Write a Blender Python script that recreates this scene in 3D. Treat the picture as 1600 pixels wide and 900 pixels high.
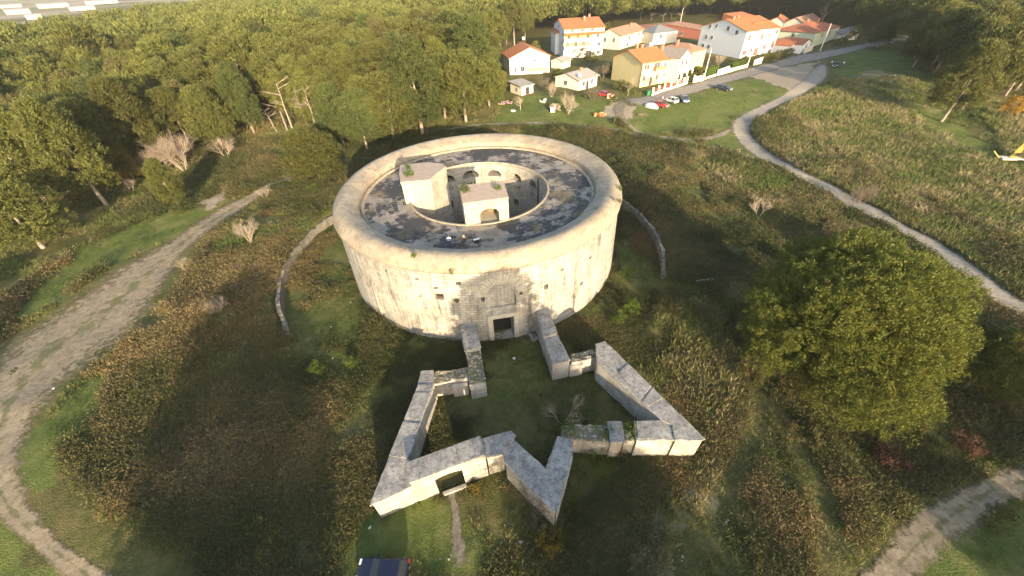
import bpy, bmesh, math, random
import numpy as np
from mathutils import Vector, Matrix
from math import pi, sin, cos, radians, sqrt, atan2, hypot

for o in list(bpy.data.objects): bpy.data.objects.remove(o)
S = bpy.context.scene
COL = S.collection
rng = np.random.default_rng(11)
random.seed(5)

# ------------------------------------------------------------------ camera
CH = 34.0
FPX = 592.0
_n = np.array([35., -700., -FPX]); _n /= np.linalg.norm(_n)
_Z = -_n; _F = np.array([0, 0, -1.]); _Y = _F - _F.dot(_Z) * _Z; _Y /= np.linalg.norm(_Y); _X = np.cross(_Y, _Z)
RW = np.array([_X, _Y, _Z])
cam_d = bpy.data.cameras.new('camera'); cam = bpy.data.objects.new('camera', cam_d); COL.objects.link(cam)
cam_d.sensor_width = 36; cam_d.lens = FPX / 1600 * 36; cam_d.clip_start = .5; cam_d.clip_end = 9000
M4 = Matrix([[*RW[0], 0], [*RW[1], 0], [*RW[2], CH], [0, 0, 0, 1]]); cam.matrix_world = M4
S.camera = cam
# ------------------------------------------------------------------ light
SUN_AZ, SUN_EL = radians(162), radians(13.5)
sv = Vector((sin(SUN_AZ) * cos(SUN_EL), cos(SUN_AZ) * cos(SUN_EL), sin(SUN_EL)))
w = bpy.data.worlds.new("World"); S.world = w; w.use_nodes = True
nt = w.node_tree; sky = nt.nodes.new('ShaderNodeTexSky'); sky.sky_type = 'NISHITA'; sky.sun_disc = False
sky.sun_elevation = SUN_EL; sky.sun_rotation = SUN_AZ; sky.air_density = 1.0; sky.dust_density = 2.0
nt.links.new(sky.outputs[0], nt.nodes['Background'].inputs[0]); nt.nodes['Background'].inputs[1].default_value = .15
sun_d = bpy.data.lights.new('sun', 'SUN'); sun = bpy.data.objects.new('sun', sun_d); COL.objects.link(sun)
sun_d.energy = 4.0; sun_d.angle = radians(.5); sun_d.color = (1, .80, .54)
sun.rotation_euler = sv.to_track_quat('Z', 'Y').to_euler(); sun.location = (30, -60, 80)
S.view_settings.view_transform = 'Standard'; S.view_settings.look = 'None'
S.view_settings.exposure = 1.68; S.view_settings.gamma = 1
S.render.engine = 'CYCLES'; S.cycles.max_bounces = 5; S.cycles.diffuse_bounces = 2; S.cycles.glossy_bounces = 2
S.cycles.transmission_bounces = 3; S.cycles.volume_bounces = 0; S.cycles.transparent_max_bounces = 12
S.cycles.volume_step_rate = 4; S.cycles.volume_max_steps = 64

# ------------------------------------------------------------------ survey helpers (photo pixel -> metres on the ground)
def ray(x, y): return RW @ np.array([x - 800., -(y - 450.), -FPX])
def U(x, y, z=0.):
    d = ray(x, y); t = (z - CH) / d[2]; return np.array([d[0] * t, d[1] * t, z])
def sm(a, b, x):
    t = np.clip((x - a) / (b - a), 0, 1); return t * t * (3 - 2 * t)
def vnoise(x, y, s, seed=0):
    x = np.asarray(x, float) / s + seed * 17.3; y = np.asarray(y, float) / s - seed * 9.1
    xi = np.floor(x); yi = np.floor(y); fx = x - xi; fy = y - yi
    def h(a, b):
        v = np.sin(a * 127.1 + b * 311.7 + seed * 3.1) * 43758.5453; return v - np.floor(v)
    fx = fx * fx * (3 - 2 * fx); fy = fy * fy * (3 - 2 * fy)
    return (h(xi, yi) * (1 - fx) + h(xi + 1, yi) * fx) * (1 - fy) + (h(xi, yi + 1) * (1 - fx) + h(xi + 1, yi + 1) * fx) * fy
FC = (-4.0, 50.4)      # fort centre
RC = (-5.5, 50.5)      # ring wall centre
RR = 28.3
def hgt(x, y):
    x = np.asarray(x, float); y = np.asarray(y, float)
    z = 4.0 * sm(88, 135, y + .08 * x)
    r = np.hypot(x - RC[0], y - RC[1])
    up = sm(RR + .2, RR + 1.0, r) * (1 - sm(RR + 5, RR + 24, r))
    side = sm(28, 40, y)
    z = z + 1.35 * up * side
    far = sm(22, 34, np.hypot(x - 0, y - 30)) * sm(RR, RR + 6, r)
    z = z + far * (.9 * (vnoise(x, y, 17, 1) - .5) + .5 * (vnoise(x, y, 6, 2) - .5))
    z = z + .16 * (vnoise(x, y, 2.2, 3) - .5) * (1 - .9 * sm(95, 110, y))
    return z
def G(x, y, dz=0.):
    z = 0.
    for _ in range(30):
        p = U(x, y, z); z = z * .4 + float(hgt(p[0], p[1])) * .6
    p = U(x, y, z); return Vector((p[0], p[1], float(hgt(p[0], p[1])) + dz))
def ztop(bx, by, tx, ty, z0):
    """height of a thing whose foot shows at (bx,by) on level z0 and whose top shows at row ty"""
    p = U(bx, by, z0); best = None
    for z in np.arange(z0, z0 + 30, .05):
        v = RW.T @ np.array([p[0], p[1], z - CH]); yy = 450 - FPX * v[1] / -v[2]
        if best is None or abs(yy - ty) < best[0]: best = (abs(yy - ty), z)
    return best[1]
def cylhit(px, py, R, c=FC, far=False):
    d = ray(px, py); ox, oy = -c[0], -c[1]
    a = d[0] ** 2 + d[1] ** 2; b = 2 * (ox * d[0] + oy * d[1]); cc = ox * ox + oy * oy - R * R
    q = b * b - 4 * a * cc
    if q < 0: q = 0
    t = (-b + (1 if far else -1) * sqrt(q)) / (2 * a)
    x, y, z = d[0] * t - c[0], d[1] * t - c[1], CH + d[2] * t
    return atan2(y, x), z

# ------------------------------------------------------------------ object helpers
def tag(o, label=None, cat=None, group=None, kind=None):
    if label: o['label'] = label
    if cat: o['category'] = cat
    if group: o['group'] = group
    if kind: o['kind'] = kind
    return o
def empty(name, loc=(0, 0, 0), rz=0, label=None, cat=None, group=None):
    o = bpy.data.objects.new(name, None); COL.objects.link(o); o.location = loc; o.rotation_euler = (0, 0, rz)
    o.empty_display_size = .3
    return tag(o, label, cat, group)
def link(name, me, mat, parent=None):
    o = bpy.data.objects.new(name, me); COL.objects.link(o)
    if mat is not None and not me.materials:
        for m in (mat if isinstance(mat, (list, tuple)) else [mat]): me.materials.append(m)
    if parent: o.parent = parent
    return o
def copy_tree(o, parent=None):
    c = o.copy(); COL.objects.link(c); c.parent = parent
    for ch in o.children: copy_tree(ch, c)
    return c
class MB:
    def __init__(s): s.v = []; s.f = []; s.uv = None
    def face(s, pts, flip=False):
        n = len(s.v); s.v += [tuple(p) for p in pts]; s.f.append(tuple(range(n, n + len(pts)))); return s
    def box(s, c, d, rz=0, taper=1.):
        n = len(s.v); ca, sa = cos(rz), sin(rz)
        for k in range(8):
            tz = 1 if k & 4 else -1; tp = taper if tz > 0 else 1
            x = (1 if k & 1 else -1) * d[0] / 2 * tp; y = (1 if k & 2 else -1) * d[1] / 2 * tp; z = tz * d[2] / 2
            s.v.append((c[0] + x * ca - y * sa, c[1] + x * sa + y * ca, c[2] + z))
        s.f += [tuple(n + i for i in q) for q in ((0, 2, 3, 1), (4, 5, 7, 6), (0, 1, 5, 4), (2, 6, 7, 3), (0, 4, 6, 2), (1, 3, 7, 5))]
        return s
    def prism(s, poly, z0, z1):
        n = len(s.v); k = len(poly)
        a = sum(poly[i][0] * poly[(i + 1) % k][1] - poly[(i + 1) % k][0] * poly[i][1] for i in range(k))
        if a < 0: poly = poly[::-1]
        zt = z1 if hasattr(z1, '__len__') else [z1] * k
        if a < 0: zt = list(zt)[::-1]
        s.v += [(p[0], p[1], z0) for p in poly] + [(p[0], p[1], zt[i]) for i, p in enumerate(poly)]
        s.f.append(tuple(n + i for i in range(k))[::-1]); s.f.append(tuple(n + k + i for i in range(k)))
        for i in range(k):
            j = (i + 1) % k; s.f.append((n + i, n + j, n + k + j, n + k + i))
        return s
    def tube(s, pts, rad, sides=6, cap=True):
        n0 = len(s.v); pts = [Vector(p) for p in pts]
        rad = rad if hasattr(rad, '__len__') else [rad] * len(pts)
        for i, p in enumerate(pts):
            t = (pts[min(i + 1, len(pts) - 1)] - pts[max(i - 1, 0)])
            if t.length < 1e-6: t = Vector((0, 0, 1))
            t.normalize(); a = t.cross(Vector((1, 0, 0)) if abs(t.x) < .8 else Vector((0, 1, 0))).normalized(); b = t.cross(a)
            for k in range(sides):
                th = 2 * pi * k / sides; s.v.append(tuple(p + (a * cos(th) + b * sin(th)) * rad[i]))
        for i in range(len(pts) - 1):
            for k in range(sides):
                q = (k + 1) % sides; A = n0 + i * sides
                s.f.append((A + k, A + q, A + sides + q, A + sides + k))
        if cap:
            s.f.append(tuple(n0 + k for k in range(sides))[::-1]); s.f.append(tuple(n0 + (len(pts) - 1) * sides + k for k in range(sides)))
        return s
    def build(s, name, mat, parent=None, smooth=False, bevel=0, fix=True):
        me = bpy.data.meshes.new(name); me.from_pydata(s.v, [], s.f)
        bm = bmesh.new(); bm.from_mesh(me)
        if fix: bmesh.ops.recalc_face_normals(bm, faces=bm.faces)
        if bevel: bmesh.ops.bevel(bm, geom=bm.edges[:], offset=bevel, segments=1, affect='EDGES', clamp_overlap=True)
        bm.to_mesh(me); bm.free()
        if smooth: me.polygons.foreach_set('use_smooth', [True] * len(me.polygons))
        return link(name, me, mat, parent)

def qmesh(name, V, rnd=None, nv=4):
    """mesh of N separate nv-gons, V: (N,nv,3)"""
    N = len(V); me = bpy.data.meshes.new(name)
    me.vertices.add(N * nv); me.loops.add(N * nv); me.polygons.add(N)
    me.vertices.foreach_set('co', np.ascontiguousarray(V, dtype=np.float32).ravel())
    me.loops.foreach_set('vertex_index', np.arange(N * nv, dtype=np.int32))
    me.polygons.foreach_set('loop_start', np.arange(0, N * nv, nv, dtype=np.int32))
    me.polygons.foreach_set('loop_total', np.full(N, nv, dtype=np.int32))
    me.update(calc_edges=True)
    if rnd is not None:
        a = me.attributes.new('rnd', 'FLOAT', 'FACE'); a.data.foreach_set('value', rnd.astype(np.float32))
    return me
def unit(v): return v / np.maximum(np.linalg.norm(v, axis=-1, keepdims=True), 1e-9)
def leafq(c, d, L, W, r=rng, nrm=None, k=.55):
    """diamond leaves centred at c along d; nrm: direction the blade faces on the whole"""
    d = unit(d); n = unit(r.normal(size=c.shape) if nrm is None else unit(nrm) + r.normal(size=c.shape) * k); wv = unit(np.cross(d, n))
    L = np.asarray(L).reshape(-1, 1) / 2; W = np.asarray(W).reshape(-1, 1) / 2
    return np.stack([c - d * L, c + wv * W + d * L * .15, c + d * L, c - wv * W + d * L * .15], 1)

# ------------------------------------------------------------------ materials
class NT:
    def __init__(s, name):
        s.m = bpy.data.materials.new(name); s.m.use_nodes = True; s.t = s.m.node_tree; s.b = s.t.nodes['Principled BSDF']
        s.out = s.t.nodes['Material Output']; s.b.inputs['Roughness'].default_value = .85
        s.b.inputs['Specular IOR Level'].default_value = .25
    def n(s, typ, **kw):
        x = s.t.nodes.new('ShaderNode' + typ)
        for k, v in kw.items(): setattr(x, k, v)
        return x
    def l(s, a, b): s.t.links.new(a, b)
    def pos(s): return s.n('NewGeometry').outputs['Position']
    def noise(s, scale, detail=4, vec=None, rough=.6, stretch=None, seed=0):
        x = s.n('TexNoise'); x.inputs['Scale'].default_value = scale; x.inputs['Detail'].default_value = detail; x.inputs['Roughness'].default_value = rough
        v = vec or s.pos()
        if stretch or seed:
            mp = s.n('Mapping'); mp.inputs['Scale'].default_value = stretch or (1, 1, 1); mp.inputs['Location'].default_value = (seed, seed * 1.7, seed * .3)
            s.l(v, mp.inputs[0]); v = mp.outputs[0]
        s.l(v, x.inputs['Vector']); return x.outputs['Fac']
    def ramp(s, fac, stops, interp='LINEAR'):
        r = s.n('ValToRGB'); r.color_ramp.interpolation = interp; e = r.color_ramp.elements
        while len(e) < len(stops): e.new(.5)
        for i, (p, c) in enumerate(stops):
            e[i].position = p; e[i].color = (*c, 1) if hasattr(c, '__len__') else (c, c, c, 1)
        s.l(fac, r.inputs[0]); return r.outputs[0]
    def mix(s, fac, a, b, mode='MIX'):
        x = s.n('Mix', data_type='RGBA', blend_type=mode)
        for sock, v in ((x.inputs[0], fac), (x.inputs[6], a), (x.inputs[7], b)):
            if isinstance(v, (int, float)): sock.default_value = v
            elif isinstance(v, tuple): sock.default_value = (*v, 1)
            else: s.l(v, sock)
        return x.outputs[2]
    def math(s, op, a, b=None, c=None):
        x = s.n('Math', operation=op)
        for i, v in enumerate((a, b, c)):
            if v is None: continue
            if isinstance(v, (int, float)): x.inputs[i].default_value = v
            else: s.l(v, x.inputs[i])
        return x.outputs[0]
    def bump(s, h, dist=.05, strength=.6):
        b = s.n('Bump'); b.inputs['Distance'].default_value = dist; b.inputs['Strength'].default_value = strength
        s.l(h, b.inputs['Height']); s.l(b.outputs[0], s.b.inputs['Normal'])
    def col(s, c):
        if isinstance(c, tuple): s.b.inputs['Base Color'].default_value = (*c, 1)
        else: s.l(c, s.b.inputs['Base Color'])
        return s.m
def plain(name, c, rough=.7, metal=0, var=.12, scale=3., spec=.3):
    m = NT(name); m.b.inputs['Roughness'].default_value = rough; m.b.inputs['Metallic'].default_value = metal
    m.b.inputs['Specular IOR Level'].default_value = spec
    f = m.noise(scale, 5); return m.col(m.mix(f, tuple(v * (1 - var) for v in c), tuple(min(1, v * (1 + var)) for v in c)))
def leafmat(name, stops, trans=.25, objvar=.25, patch=None):
    m = NT(name); at = m.n('Attribute', attribute_name='rnd'); c = m.ramp(at.outputs['Fac'], stops)
    oi = m.n('ObjectInfo'); hs = m.n('HueSaturation'); m.l(c, hs.inputs['Color'])
    m.l(m.math('MULTIPLY_ADD', oi.outputs['Random'], objvar * 2, 1 - objvar), hs.inputs['Value'])
    m.l(m.math('MULTIPLY_ADD', oi.outputs['Random'], .012, .494), hs.inputs['Hue'])
    c = hs.outputs[0]
    if patch: c = m.mix(m.ramp(m.noise(patch[0], 4, seed=4.2), [(patch[2], 0.), (patch[3], 1.)]), c, patch[1])
    m.col(c); m.b.inputs['Roughness'].default_value = .65
    tr = m.n('BsdfTranslucent'); m.l(c, tr.inputs[0]); mx = m.n('MixShader'); mx.inputs[0].default_value = trans
    m.l(m.b.outputs[0], mx.inputs[1]); m.l(tr.outputs[0], mx.inputs[2]); m.l(mx.outputs[0], m.out.inputs[0]); return m.m
def masonry(name, base, dark, uv=False, bw=.75, rh=.34, mort=(.22, .19, .15), stain=.5, warm=(.50, .40, .27), mortar=.022, streak=False):
    m = NT(name)
    if uv:
        v = m.n('UVMap').outputs[0]
    else:
        g = m.n('NewGeometry'); sp = m.n('SeparateXYZ'); m.l(g.outputs['Position'], sp.inputs[0]); sn = m.n('SeparateXYZ'); m.l(g.outputs['True Normal'], sn.inputs[0])
        u = m.math('SUBTRACT', m.math('MULTIPLY', sp.outputs[1], sn.outputs[0]), m.math('MULTIPLY', sp.outputs[0], sn.outputs[1]))
        cb = m.n('CombineXYZ'); m.l(u, cb.inputs[0]); m.l(sp.outputs[2], cb.inputs[1]); v = cb.outputs[0]
    # wobble the courses a little
    wv = m.n('Mix', data_type='VECTOR'); nz = m.n('TexNoise'); nz.inputs['Scale'].default_value = 1.3; m.l(v, nz.inputs['Vector'])
    wv.inputs[0].default_value = .05; m.l(v, wv.inputs[4]); m.l(nz.outputs['Color'], wv.inputs[5])
    br = m.n('TexBrick'); br.inputs['Scale'].default_value = 1; br.inputs['Brick Width'].default_value = bw; br.inputs['Row Height'].default_value = rh
    br.inputs['Mortar Size'].default_value = mortar; br.inputs['Mortar Smooth'].default_value = .4; br.inputs['Bias'].default_value = -.1
    br.inputs['Color1'].default_value = (.74, .74, .74, 1); br.inputs['Color2'].default_value = (1.1, 1.1, 1.1, 1); br.inputs['Mortar'].default_value = (.38, .36, .32, 1)
    m.l(wv.outputs[1], br.inputs['Vector'])
    big = m.noise(.22, 6, rough=.65); c = m.mix(m.ramp(big, [(.36, 0.), (.62, 1.)]), base, tuple(v * .8 for v in base))
    c = m.mix(m.math('MULTIPLY', m.ramp(m.noise(.5, 5, seed=7), [(.5, 0.), (.7, 1.)]), .5), c, warm)
    st = m.ramp(m.noise(.9, 7, stretch=(1, 1, .16), seed=3, rough=.75), [(.47, 0.), (.66, 1.)])
    c = m.mix(m.math('MULTIPLY', st, stain), c, dark)
    if streak:
        g_ = m.n('SeparateXYZ'); m.l(m.pos(), g_.inputs[0]); top = m.ramp(m.math('MULTIPLY', g_.outputs[2], .1), [(.45, 0.), (1.02, 1.)]); sk = m.ramp(m.noise(1.6, 6, stretch=(1, 1, .05), seed=17, rough=.7), [(.46, 0.), (.6, 1.)])
        c = m.mix(m.math('MULTIPLY', m.math('MULTIPLY', m.math('MULTIPLY', sk, m.ramp(m.noise(.18, 4, seed=37), [(.4, .15), (.6, 1.)])), top), .9), c, (.15, .13, .10))
        gp_ = m.ramp(m.noise(.16, 5, seed=23, rough=.6), [(.5, 0.), (.58, 1.)]); c = m.mix(m.math('MULTIPLY', gp_, .55), c, (.33, .32, .29))
    sp2 = m.ramp(m.noise(5, 5, rough=.75, seed=2), [(.6, 0.), (.75, 1.)]); c = m.mix(m.math('MULTIPLY', sp2, .45), c, dark)
    # mortar washed out in patches
    bm_ = m.mix(m.ramp(m.noise(.35, 3, seed=9), [(.3, .45), (.55, 1.)]), (1., 1., 1.), br.outputs['Color'])
    c = m.mix(1., c, bm_, 'MULTIPLY')
    hh = m.math('ADD', m.math('MULTIPLY', br.outputs['Fac'], -.6), m.noise(9, 5)); m.bump(hh, .05, .7)
    m.b.inputs['Roughness'].default_value = .92
    return m.col(c)

M = {}
M['stone'] = masonry('fort_stone', (.46, .43, .365), (.12, .11, .095), uv=True, stain=.95, streak=True)
M['court'] = masonry('court_stone', (.50, .46, .385), (.15, .135, .11), uv=True, bw=.6, rh=.28)
M['wall'] = masonry('bastion_stone', (.50, .465, .39), (.14, .13, .11), bw=.8, rh=.36)
M['ring'] = masonry('ring_stone', (.31, .28, .22), (.11, .10, .08), bw=.4, rh=.2, stain=.8, mortar=.035)
M['block'] = masonry('block_stone', (.52, .47, .37), (.2, .18, .14), bw=.5, rh=.25, stain=.4)
def coping_mat():
    m = NT('lichen_coping'); a = m.noise(.6, 6, rough=.7); c = m.ramp(a, [(.3, (.17, .165, .155)), (.5, (.30, .28, .25)), (.7, (.42, .39, .34))])
    s1 = m.ramp(m.noise(2.6, 8, rough=.85, seed=5), [(.48, 0.), (.6, 1.)]); c = m.mix(m.math('MULTIPLY', s1, .85), c, (.10, .095, .085))
    s2 = m.ramp(m.noise(9, 4, seed=8), [(.62, 0.), (.7, 1.)]); c = m.mix(s2, c, (.5, .48, .43))
    vj = m.n('TexVoronoi', feature='DISTANCE_TO_EDGE'); vj.inputs['Scale'].default_value = .75; vj.inputs['Randomness'].default_value = .7; m.l(m.pos(), vj.inputs['Vector']); c = m.mix(m.ramp(vj.outputs['Distance'], [(.0, .5), (.018, 0.)]), c, (.09, .085, .07))
    vc = m.n('TexVoronoi'); vc.inputs['Scale'].default_value = .75; vc.inputs['Randomness'].default_value = .7; m.l(m.pos(), vc.inputs['Vector']); bw_ = m.n('RGBToBW'); m.l(vc.outputs['Color'], bw_.inputs[0]); c = m.mix(1., c, m.ramp(bw_.outputs[0], [(.2, .9), (.8, 1.08)]), 'MULTIPLY'); m.bump(m.noise(7, 6), .06, .8); return m.col(c)
M['coping'] = coping_mat()
def moss_mat():
    m = NT('mossy_rubble'); v = m.n('TexVoronoi'); v.inputs['Scale'].default_value = 3.2; m.l(m.pos(), v.inputs['Vector'])
    c = m.ramp(m.math('ADD', v.outputs['Distance'], m.math('MULTIPLY', m.noise(2, 5), .4)), [(.3, (.40, .37, .31)), (.5, (.26, .235, .18)), (.75, (.13, .12, .08))])
    c = m.mix(m.ramp(m.noise(1.2, 5, seed=4), [(.5, 0.), (.66, 1.)]), c, (.13, .12, .055)); m.bump(v.outputs['Distance'], .12, -.8 if False else .8); return m.col(c)
M['moss'] = moss_mat()
def parapet_mat():
    m = NT('parapet_render'); a = m.noise(.35, 7, rough=.7); c = m.ramp(a, [(.3, (.24, .19, .13)), (.5, (.33, .27, .185)), (.7, (.41, .345, .25))])
    c = m.mix(m.math('MULTIPLY', m.ramp(m.noise(1.3, 8, rough=.82, seed=3), [(.46, 0.), (.62, 1.)]), .7), c, (.13, .115, .095))
    c = m.mix(m.math('MULTIPLY', m.ramp(m.noise(9, 6, rough=.8, seed=6), [(.56, 0.), (.7, 1.)]), .5), c, (.10, .09, .075))
    c = m.mix(m.math('MULTIPLY', m.ramp(m.noise(.25, 3, seed=13), [(.5, 0.), (.65, 1.)]), .5), c, (.23, .205, .175))
    # hairline cracks
    w_ = m.n('TexVoronoi', feature='DISTANCE_TO_EDGE'); w_.inputs['Scale'].default_value = .55
    mx = m.n('Mix', data_type='VECTOR'); nz = m.n('TexNoise'); nz.inputs['Scale'].default_value = 1.; nz.inputs['Detail'].default_value = 6; m.l(m.pos(), nz.inputs['Vector']); mx.inputs[0].default_value = .12
    sc = m.n('VectorMath', operation='SCALE'); sc.inputs['Scale'].default_value = 8; m.l(nz.outputs['Color'], sc.inputs[0]); m.l(m.pos(), mx.inputs[4]); m.l(sc.outputs[0], mx.inputs[5]); m.l(mx.outputs[1], w_.inputs['Vector'])
    c = m.mix(m.ramp(w_.outputs['Distance'], [(.0, .6), (.014, 0.)]), c, (.16, .13, .10))
    m.bump(m.noise(6, 7, rough=.7), .04, .6); return m.col(c)
M['parapet'] = parapet_mat()
def roof_mat():
    m = NT('roof_deck_paving'); c = m.ramp(m.noise(.5, 6, rough=.7), [(.3, (.16, .14, .115)), (.55, (.28, .24, .19)), (.7, (.38, .34, .28))])
    br = m.n('TexBrick'); br.inputs['Scale'].default_value = 1; br.inputs['Brick Width'].default_value = .9; br.inputs['Row Height'].default_value = .5; br.inputs['Mortar Size'].default_value = .03; br.inputs['Mortar Smooth'].default_value = .5; br.inputs['Color1'].default_value = (0, 0, 0, 1); br.inputs['Color2'].default_value = (1, 1, 1, 1); br.inputs['Mortar'].default_value = (.5, .5, .5, 1)
    nz = m.n('TexNoise'); nz.inputs['Scale'].default_value = 1.6; nz.inputs['Detail'].default_value = 6; m.l(m.pos(), nz.inputs['Vector'])
    mx = m.n('Mix', data_type='VECTOR'); mx.inputs[0].default_value = .3; m.l(m.n('UVMap').outputs[0], mx.inputs[4]); m.l(nz.outputs['Color'], mx.inputs[5]); m.l(mx.outputs[1], br.inputs['Vector'])
    big = m.noise(.17, 4, seed=5.5); fine = m.noise(1.3, 6, rough=.75, seed=1)
    f = m.math('ADD', m.math('MULTIPLY', big, 1.25), m.math('MULTIPLY', fine, .75)); f = m.math('ADD', f, m.math('MULTIPLY', m.math('SUBTRACT', br.outputs['Color'], .55), .2)); f = m.math('SUBTRACT', f, m.math('MULTIPLY', br.outputs['Fac'], .07))
    k = m.ramp(f, [(.92, 0.), (1.04, 1.)]); dk = m.mix(m.noise(2.5, 4, seed=3), (.020, .020, .023), (.08, .074, .068))
    c = m.mix(k, c, dk)
    c = m.mix(m.math('MULTIPLY', m.ramp(m.noise(.4, 5, seed=21), [(.56, 0.), (.66, 1.)]), .7), c, (.17, .13, .06))
    m.bump(m.math('ADD', m.noise(6, 6), m.math('MULTIPLY', k, .5)), .05, .8); m.b.inputs['Roughness'].default_value = .7; return m.col(c)
M['roof'] = roof_mat(); M['brownst'] = masonry('brown_stone_painted_shade', (.20, .16, .10), (.08, .07, .05), bw=.45, rh=.2)  # brown niche masonry, colour darkened further to carry the shade inside the arch
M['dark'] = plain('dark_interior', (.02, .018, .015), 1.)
M['iron'] = plain('rusty_iron', (.06, .04, .03), .7)
M['blocktop'] = plain('weathered_pink_mortar', (.36, .28, .215), .95, var=.35, scale=1.5)
M['timber'] = plain('grey_timber', (.22, .18, .14))

def terrain_mat():
    m = NT('ground'); at = m.n('Attribute', attribute_name='zone'); sp = m.n('SeparateColor'); m.l(at.outputs['Color'], sp.inputs[0])
    n1 = m.noise(.25, 7, rough=.7); n2 = m.noise(1.6, 7, rough=.75, seed=4); n3 = m.noise(7, 4, seed=1)
    brush = m.ramp(m.math('ADD', m.math('MULTIPLY', n1, .5), m.math('MULTIPLY', n2, .5)), [(.36, (.060, .066, .024)), (.48, (.10, .105, .036)), (.56, (.15, .125, .055)), (.66, (.105, .125, .036))])
    lawn = m.ramp(m.math('ADD', m.math('MULTIPLY', n1, .6), m.math('MULTIPLY', n2, .4)), [(.36, (.075, .105, .028)), (.52, (.125, .148, .042)), (.64, (.20, .18, .085))])
    dry = m.ramp(m.math('ADD', m.math('MULTIPLY', n1, .4), m.math('MULTIPLY', n2, .6)), [(.36, (.11, .125, .045)), (.5, (.21, .185, .09)), (.64, (.31, .25, .145))])
    sand = m.ramp(n2, [(.3, (.24, .20, .145)), (.6, (.36, .30, .22)), (.8, (.25, .22, .17))])
    def th(c, s_=.25):
        return m.ramp(m.math('ADD', c, m.math('MULTIPLY', m.math('SUBTRACT', n2, .5), 1.1)), [(.5 - s_, 0.), (.5 + s_, 1.)])
    c = m.mix(th(sp.outputs[0]), brush, lawn); c = m.mix(th(sp.outputs[1]), c, dry); c = m.mix(th(sp.outputs[2], .18), c, sand)
    c = m.mix(m.math('MULTIPLY', n3, .5), c, m.mix(1., c, (.5, .5, .5), 'MULTIPLY'))
    m.bump(m.math('ADD', n3, n2), .12, .9); m.b.inputs['Roughness'].default_value = 1.; m.b.inputs['Specular IOR Level'].default_value = .05; return m.col(c)
M['ground'] = terrain_mat()
def path_mat(name, c1, c2, c3, edge=.45, grass=.6, rut=False):
    m = NT(name); at = m.n('Attribute', attribute_name='edge'); n = m.noise(1.1, 7, rough=.7); n2 = m.noise(5, 5, rough=.8, seed=3)
    c = m.ramp(n, [(.3, c1), (.5, c2), (.72, c3)]); c = m.mix(m.math('MULTIPLY', m.ramp(n2, [(.58, 0.), (.72, 1.)]), .6), c, tuple(min(1, v * 1.45) for v in c3))
    c = m.mix(m.math('MULTIPLY', m.ramp(m.noise(2.3, 4, seed=11), [(.52, 0.), (.66, 1.)]), grass), c, (.085, .085, .035))
    if rut: c = m.mix(m.ramp(m.math('ADD', at.outputs['Fac'], m.math('MULTIPLY', m.math('SUBTRACT', m.noise(.8, 6, seed=15), .5), .9)), [(.92, 0.), (1.1, .7)]), c, (.10, .105, .04))
    m.col(c); m.bump(n2, .06, .8); m.b.inputs['Roughness'].default_value = 1.; m.b.inputs['Specular IOR Level'].default_value = .05
    tr = m.n('BsdfTransparent'); mx = m.n('MixShader')
    # edge attribute: 0 at the border, 1 in the middle; ragged by noise
    f = m.ramp(m.math('ADD', at.outputs['Fac'], m.math('MULTIPLY', m.math('SUBTRACT', m.noise(1.4, 6, rough=.75, seed=6), .5), 1.3)), [(edge - .14, 0.), (edge + .14, 1.)])
    m.l(f, mx.inputs[0]); m.l(tr.outputs[0], mx.inputs[1]); m.l(m.b.outputs[0], mx.inputs[2]); m.l(mx.outputs[0], m.out.inputs[0]); return m.m
M['track'] = path_mat('dirt_track', (.16, .135, .095), (.25, .20, .135), (.33, .275, .19), edge=.46, grass=.5, rut=True)
M['gravel'] = path_mat('gravel_road', (.21, .18, .14), (.28, .245, .195), (.34, .30, .245), edge=.3, grass=.25)
M['asphalt'] = path_mat('worn_street', (.17, .155, .13), (.22, .20, .17), (.28, .25, .21), edge=.15, grass=.05)
M['foot'] = path_mat('footpath', (.13, .115, .08), (.19, .165, .12), (.26, .225, .17), edge=.5, grass=.6)

M['pine'] = leafmat('pine_needles', [(0., (.058, .068, .016)), (.5, (.110, .117, .026)), (.85, (.155, .148, .036)), (1., (.165, .15, .045))], .28, .25)
M['darkpine'] = leafmat('dark_pine_needles', [(0., (.040, .056, .016)), (.5, (.075, .092, .024)), (1., (.12, .125, .035))], .3, .2)
M['brownpine'] = leafmat('brownish_pine_needles', [(0., (.07, .065, .022)), (.5, (.115, .105, .034)), (1., (.17, .14, .05))], .3, .2)
M['yellowpine'] = leafmat('yellow_pine_needles', [(0., (.10, .09, .02)), (.5, (.19, .16, .03)), (1., (.26, .20, .045))], .3, .1)
M['bigpine'] = leafmat('big_pine_needles', [(0., (.060, .082, .016)), (.5, (.118, .128, .022)), (1., (.175, .168, .032))], .28, .1)
M['bramble'] = leafmat('bramble_leaves', [(0., (.050, .060, .018)), (.25, (.080, .086, .028)), (.5, (.120, .105, .042)), (.72, (.175, .13, .055)), (.9, (.24, .175, .075)), (1., (.30, .22, .10))], .25, 0)
M['grass'] = leafmat('grass_blades', [(0., (.060, .090, .020)), (.35, (.115, .145, .034)), (.6, (.19, .18, .065)), (.85, (.30, .245, .125)), (1., (.42, .34, .20))], .3, 0)
M['shrub'] = leafmat('shrub_leaves', [(0., (.04, .07, .012)), (.6, (.10, .14, .022)), (1., (.17, .19, .03))], .3, .2)
M['autumn'] = leafmat('autumn_leaves', [(0., (.22, .12, .02)), (.6, (.42, .24, .03)), (1., (.5, .33, .05))], .3, .1)
M['gold'] = leafmat('gold_leaves', [(0., (.10, .09, .02)), (.6, (.20, .15, .03)), (1., (.34, .22, .04))], .3, .1)
M['russet'] = leafmat('russet_leaves', [(0., (.09, .045, .03)), (1., (.2, .10, .06))], .3, .1)
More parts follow.
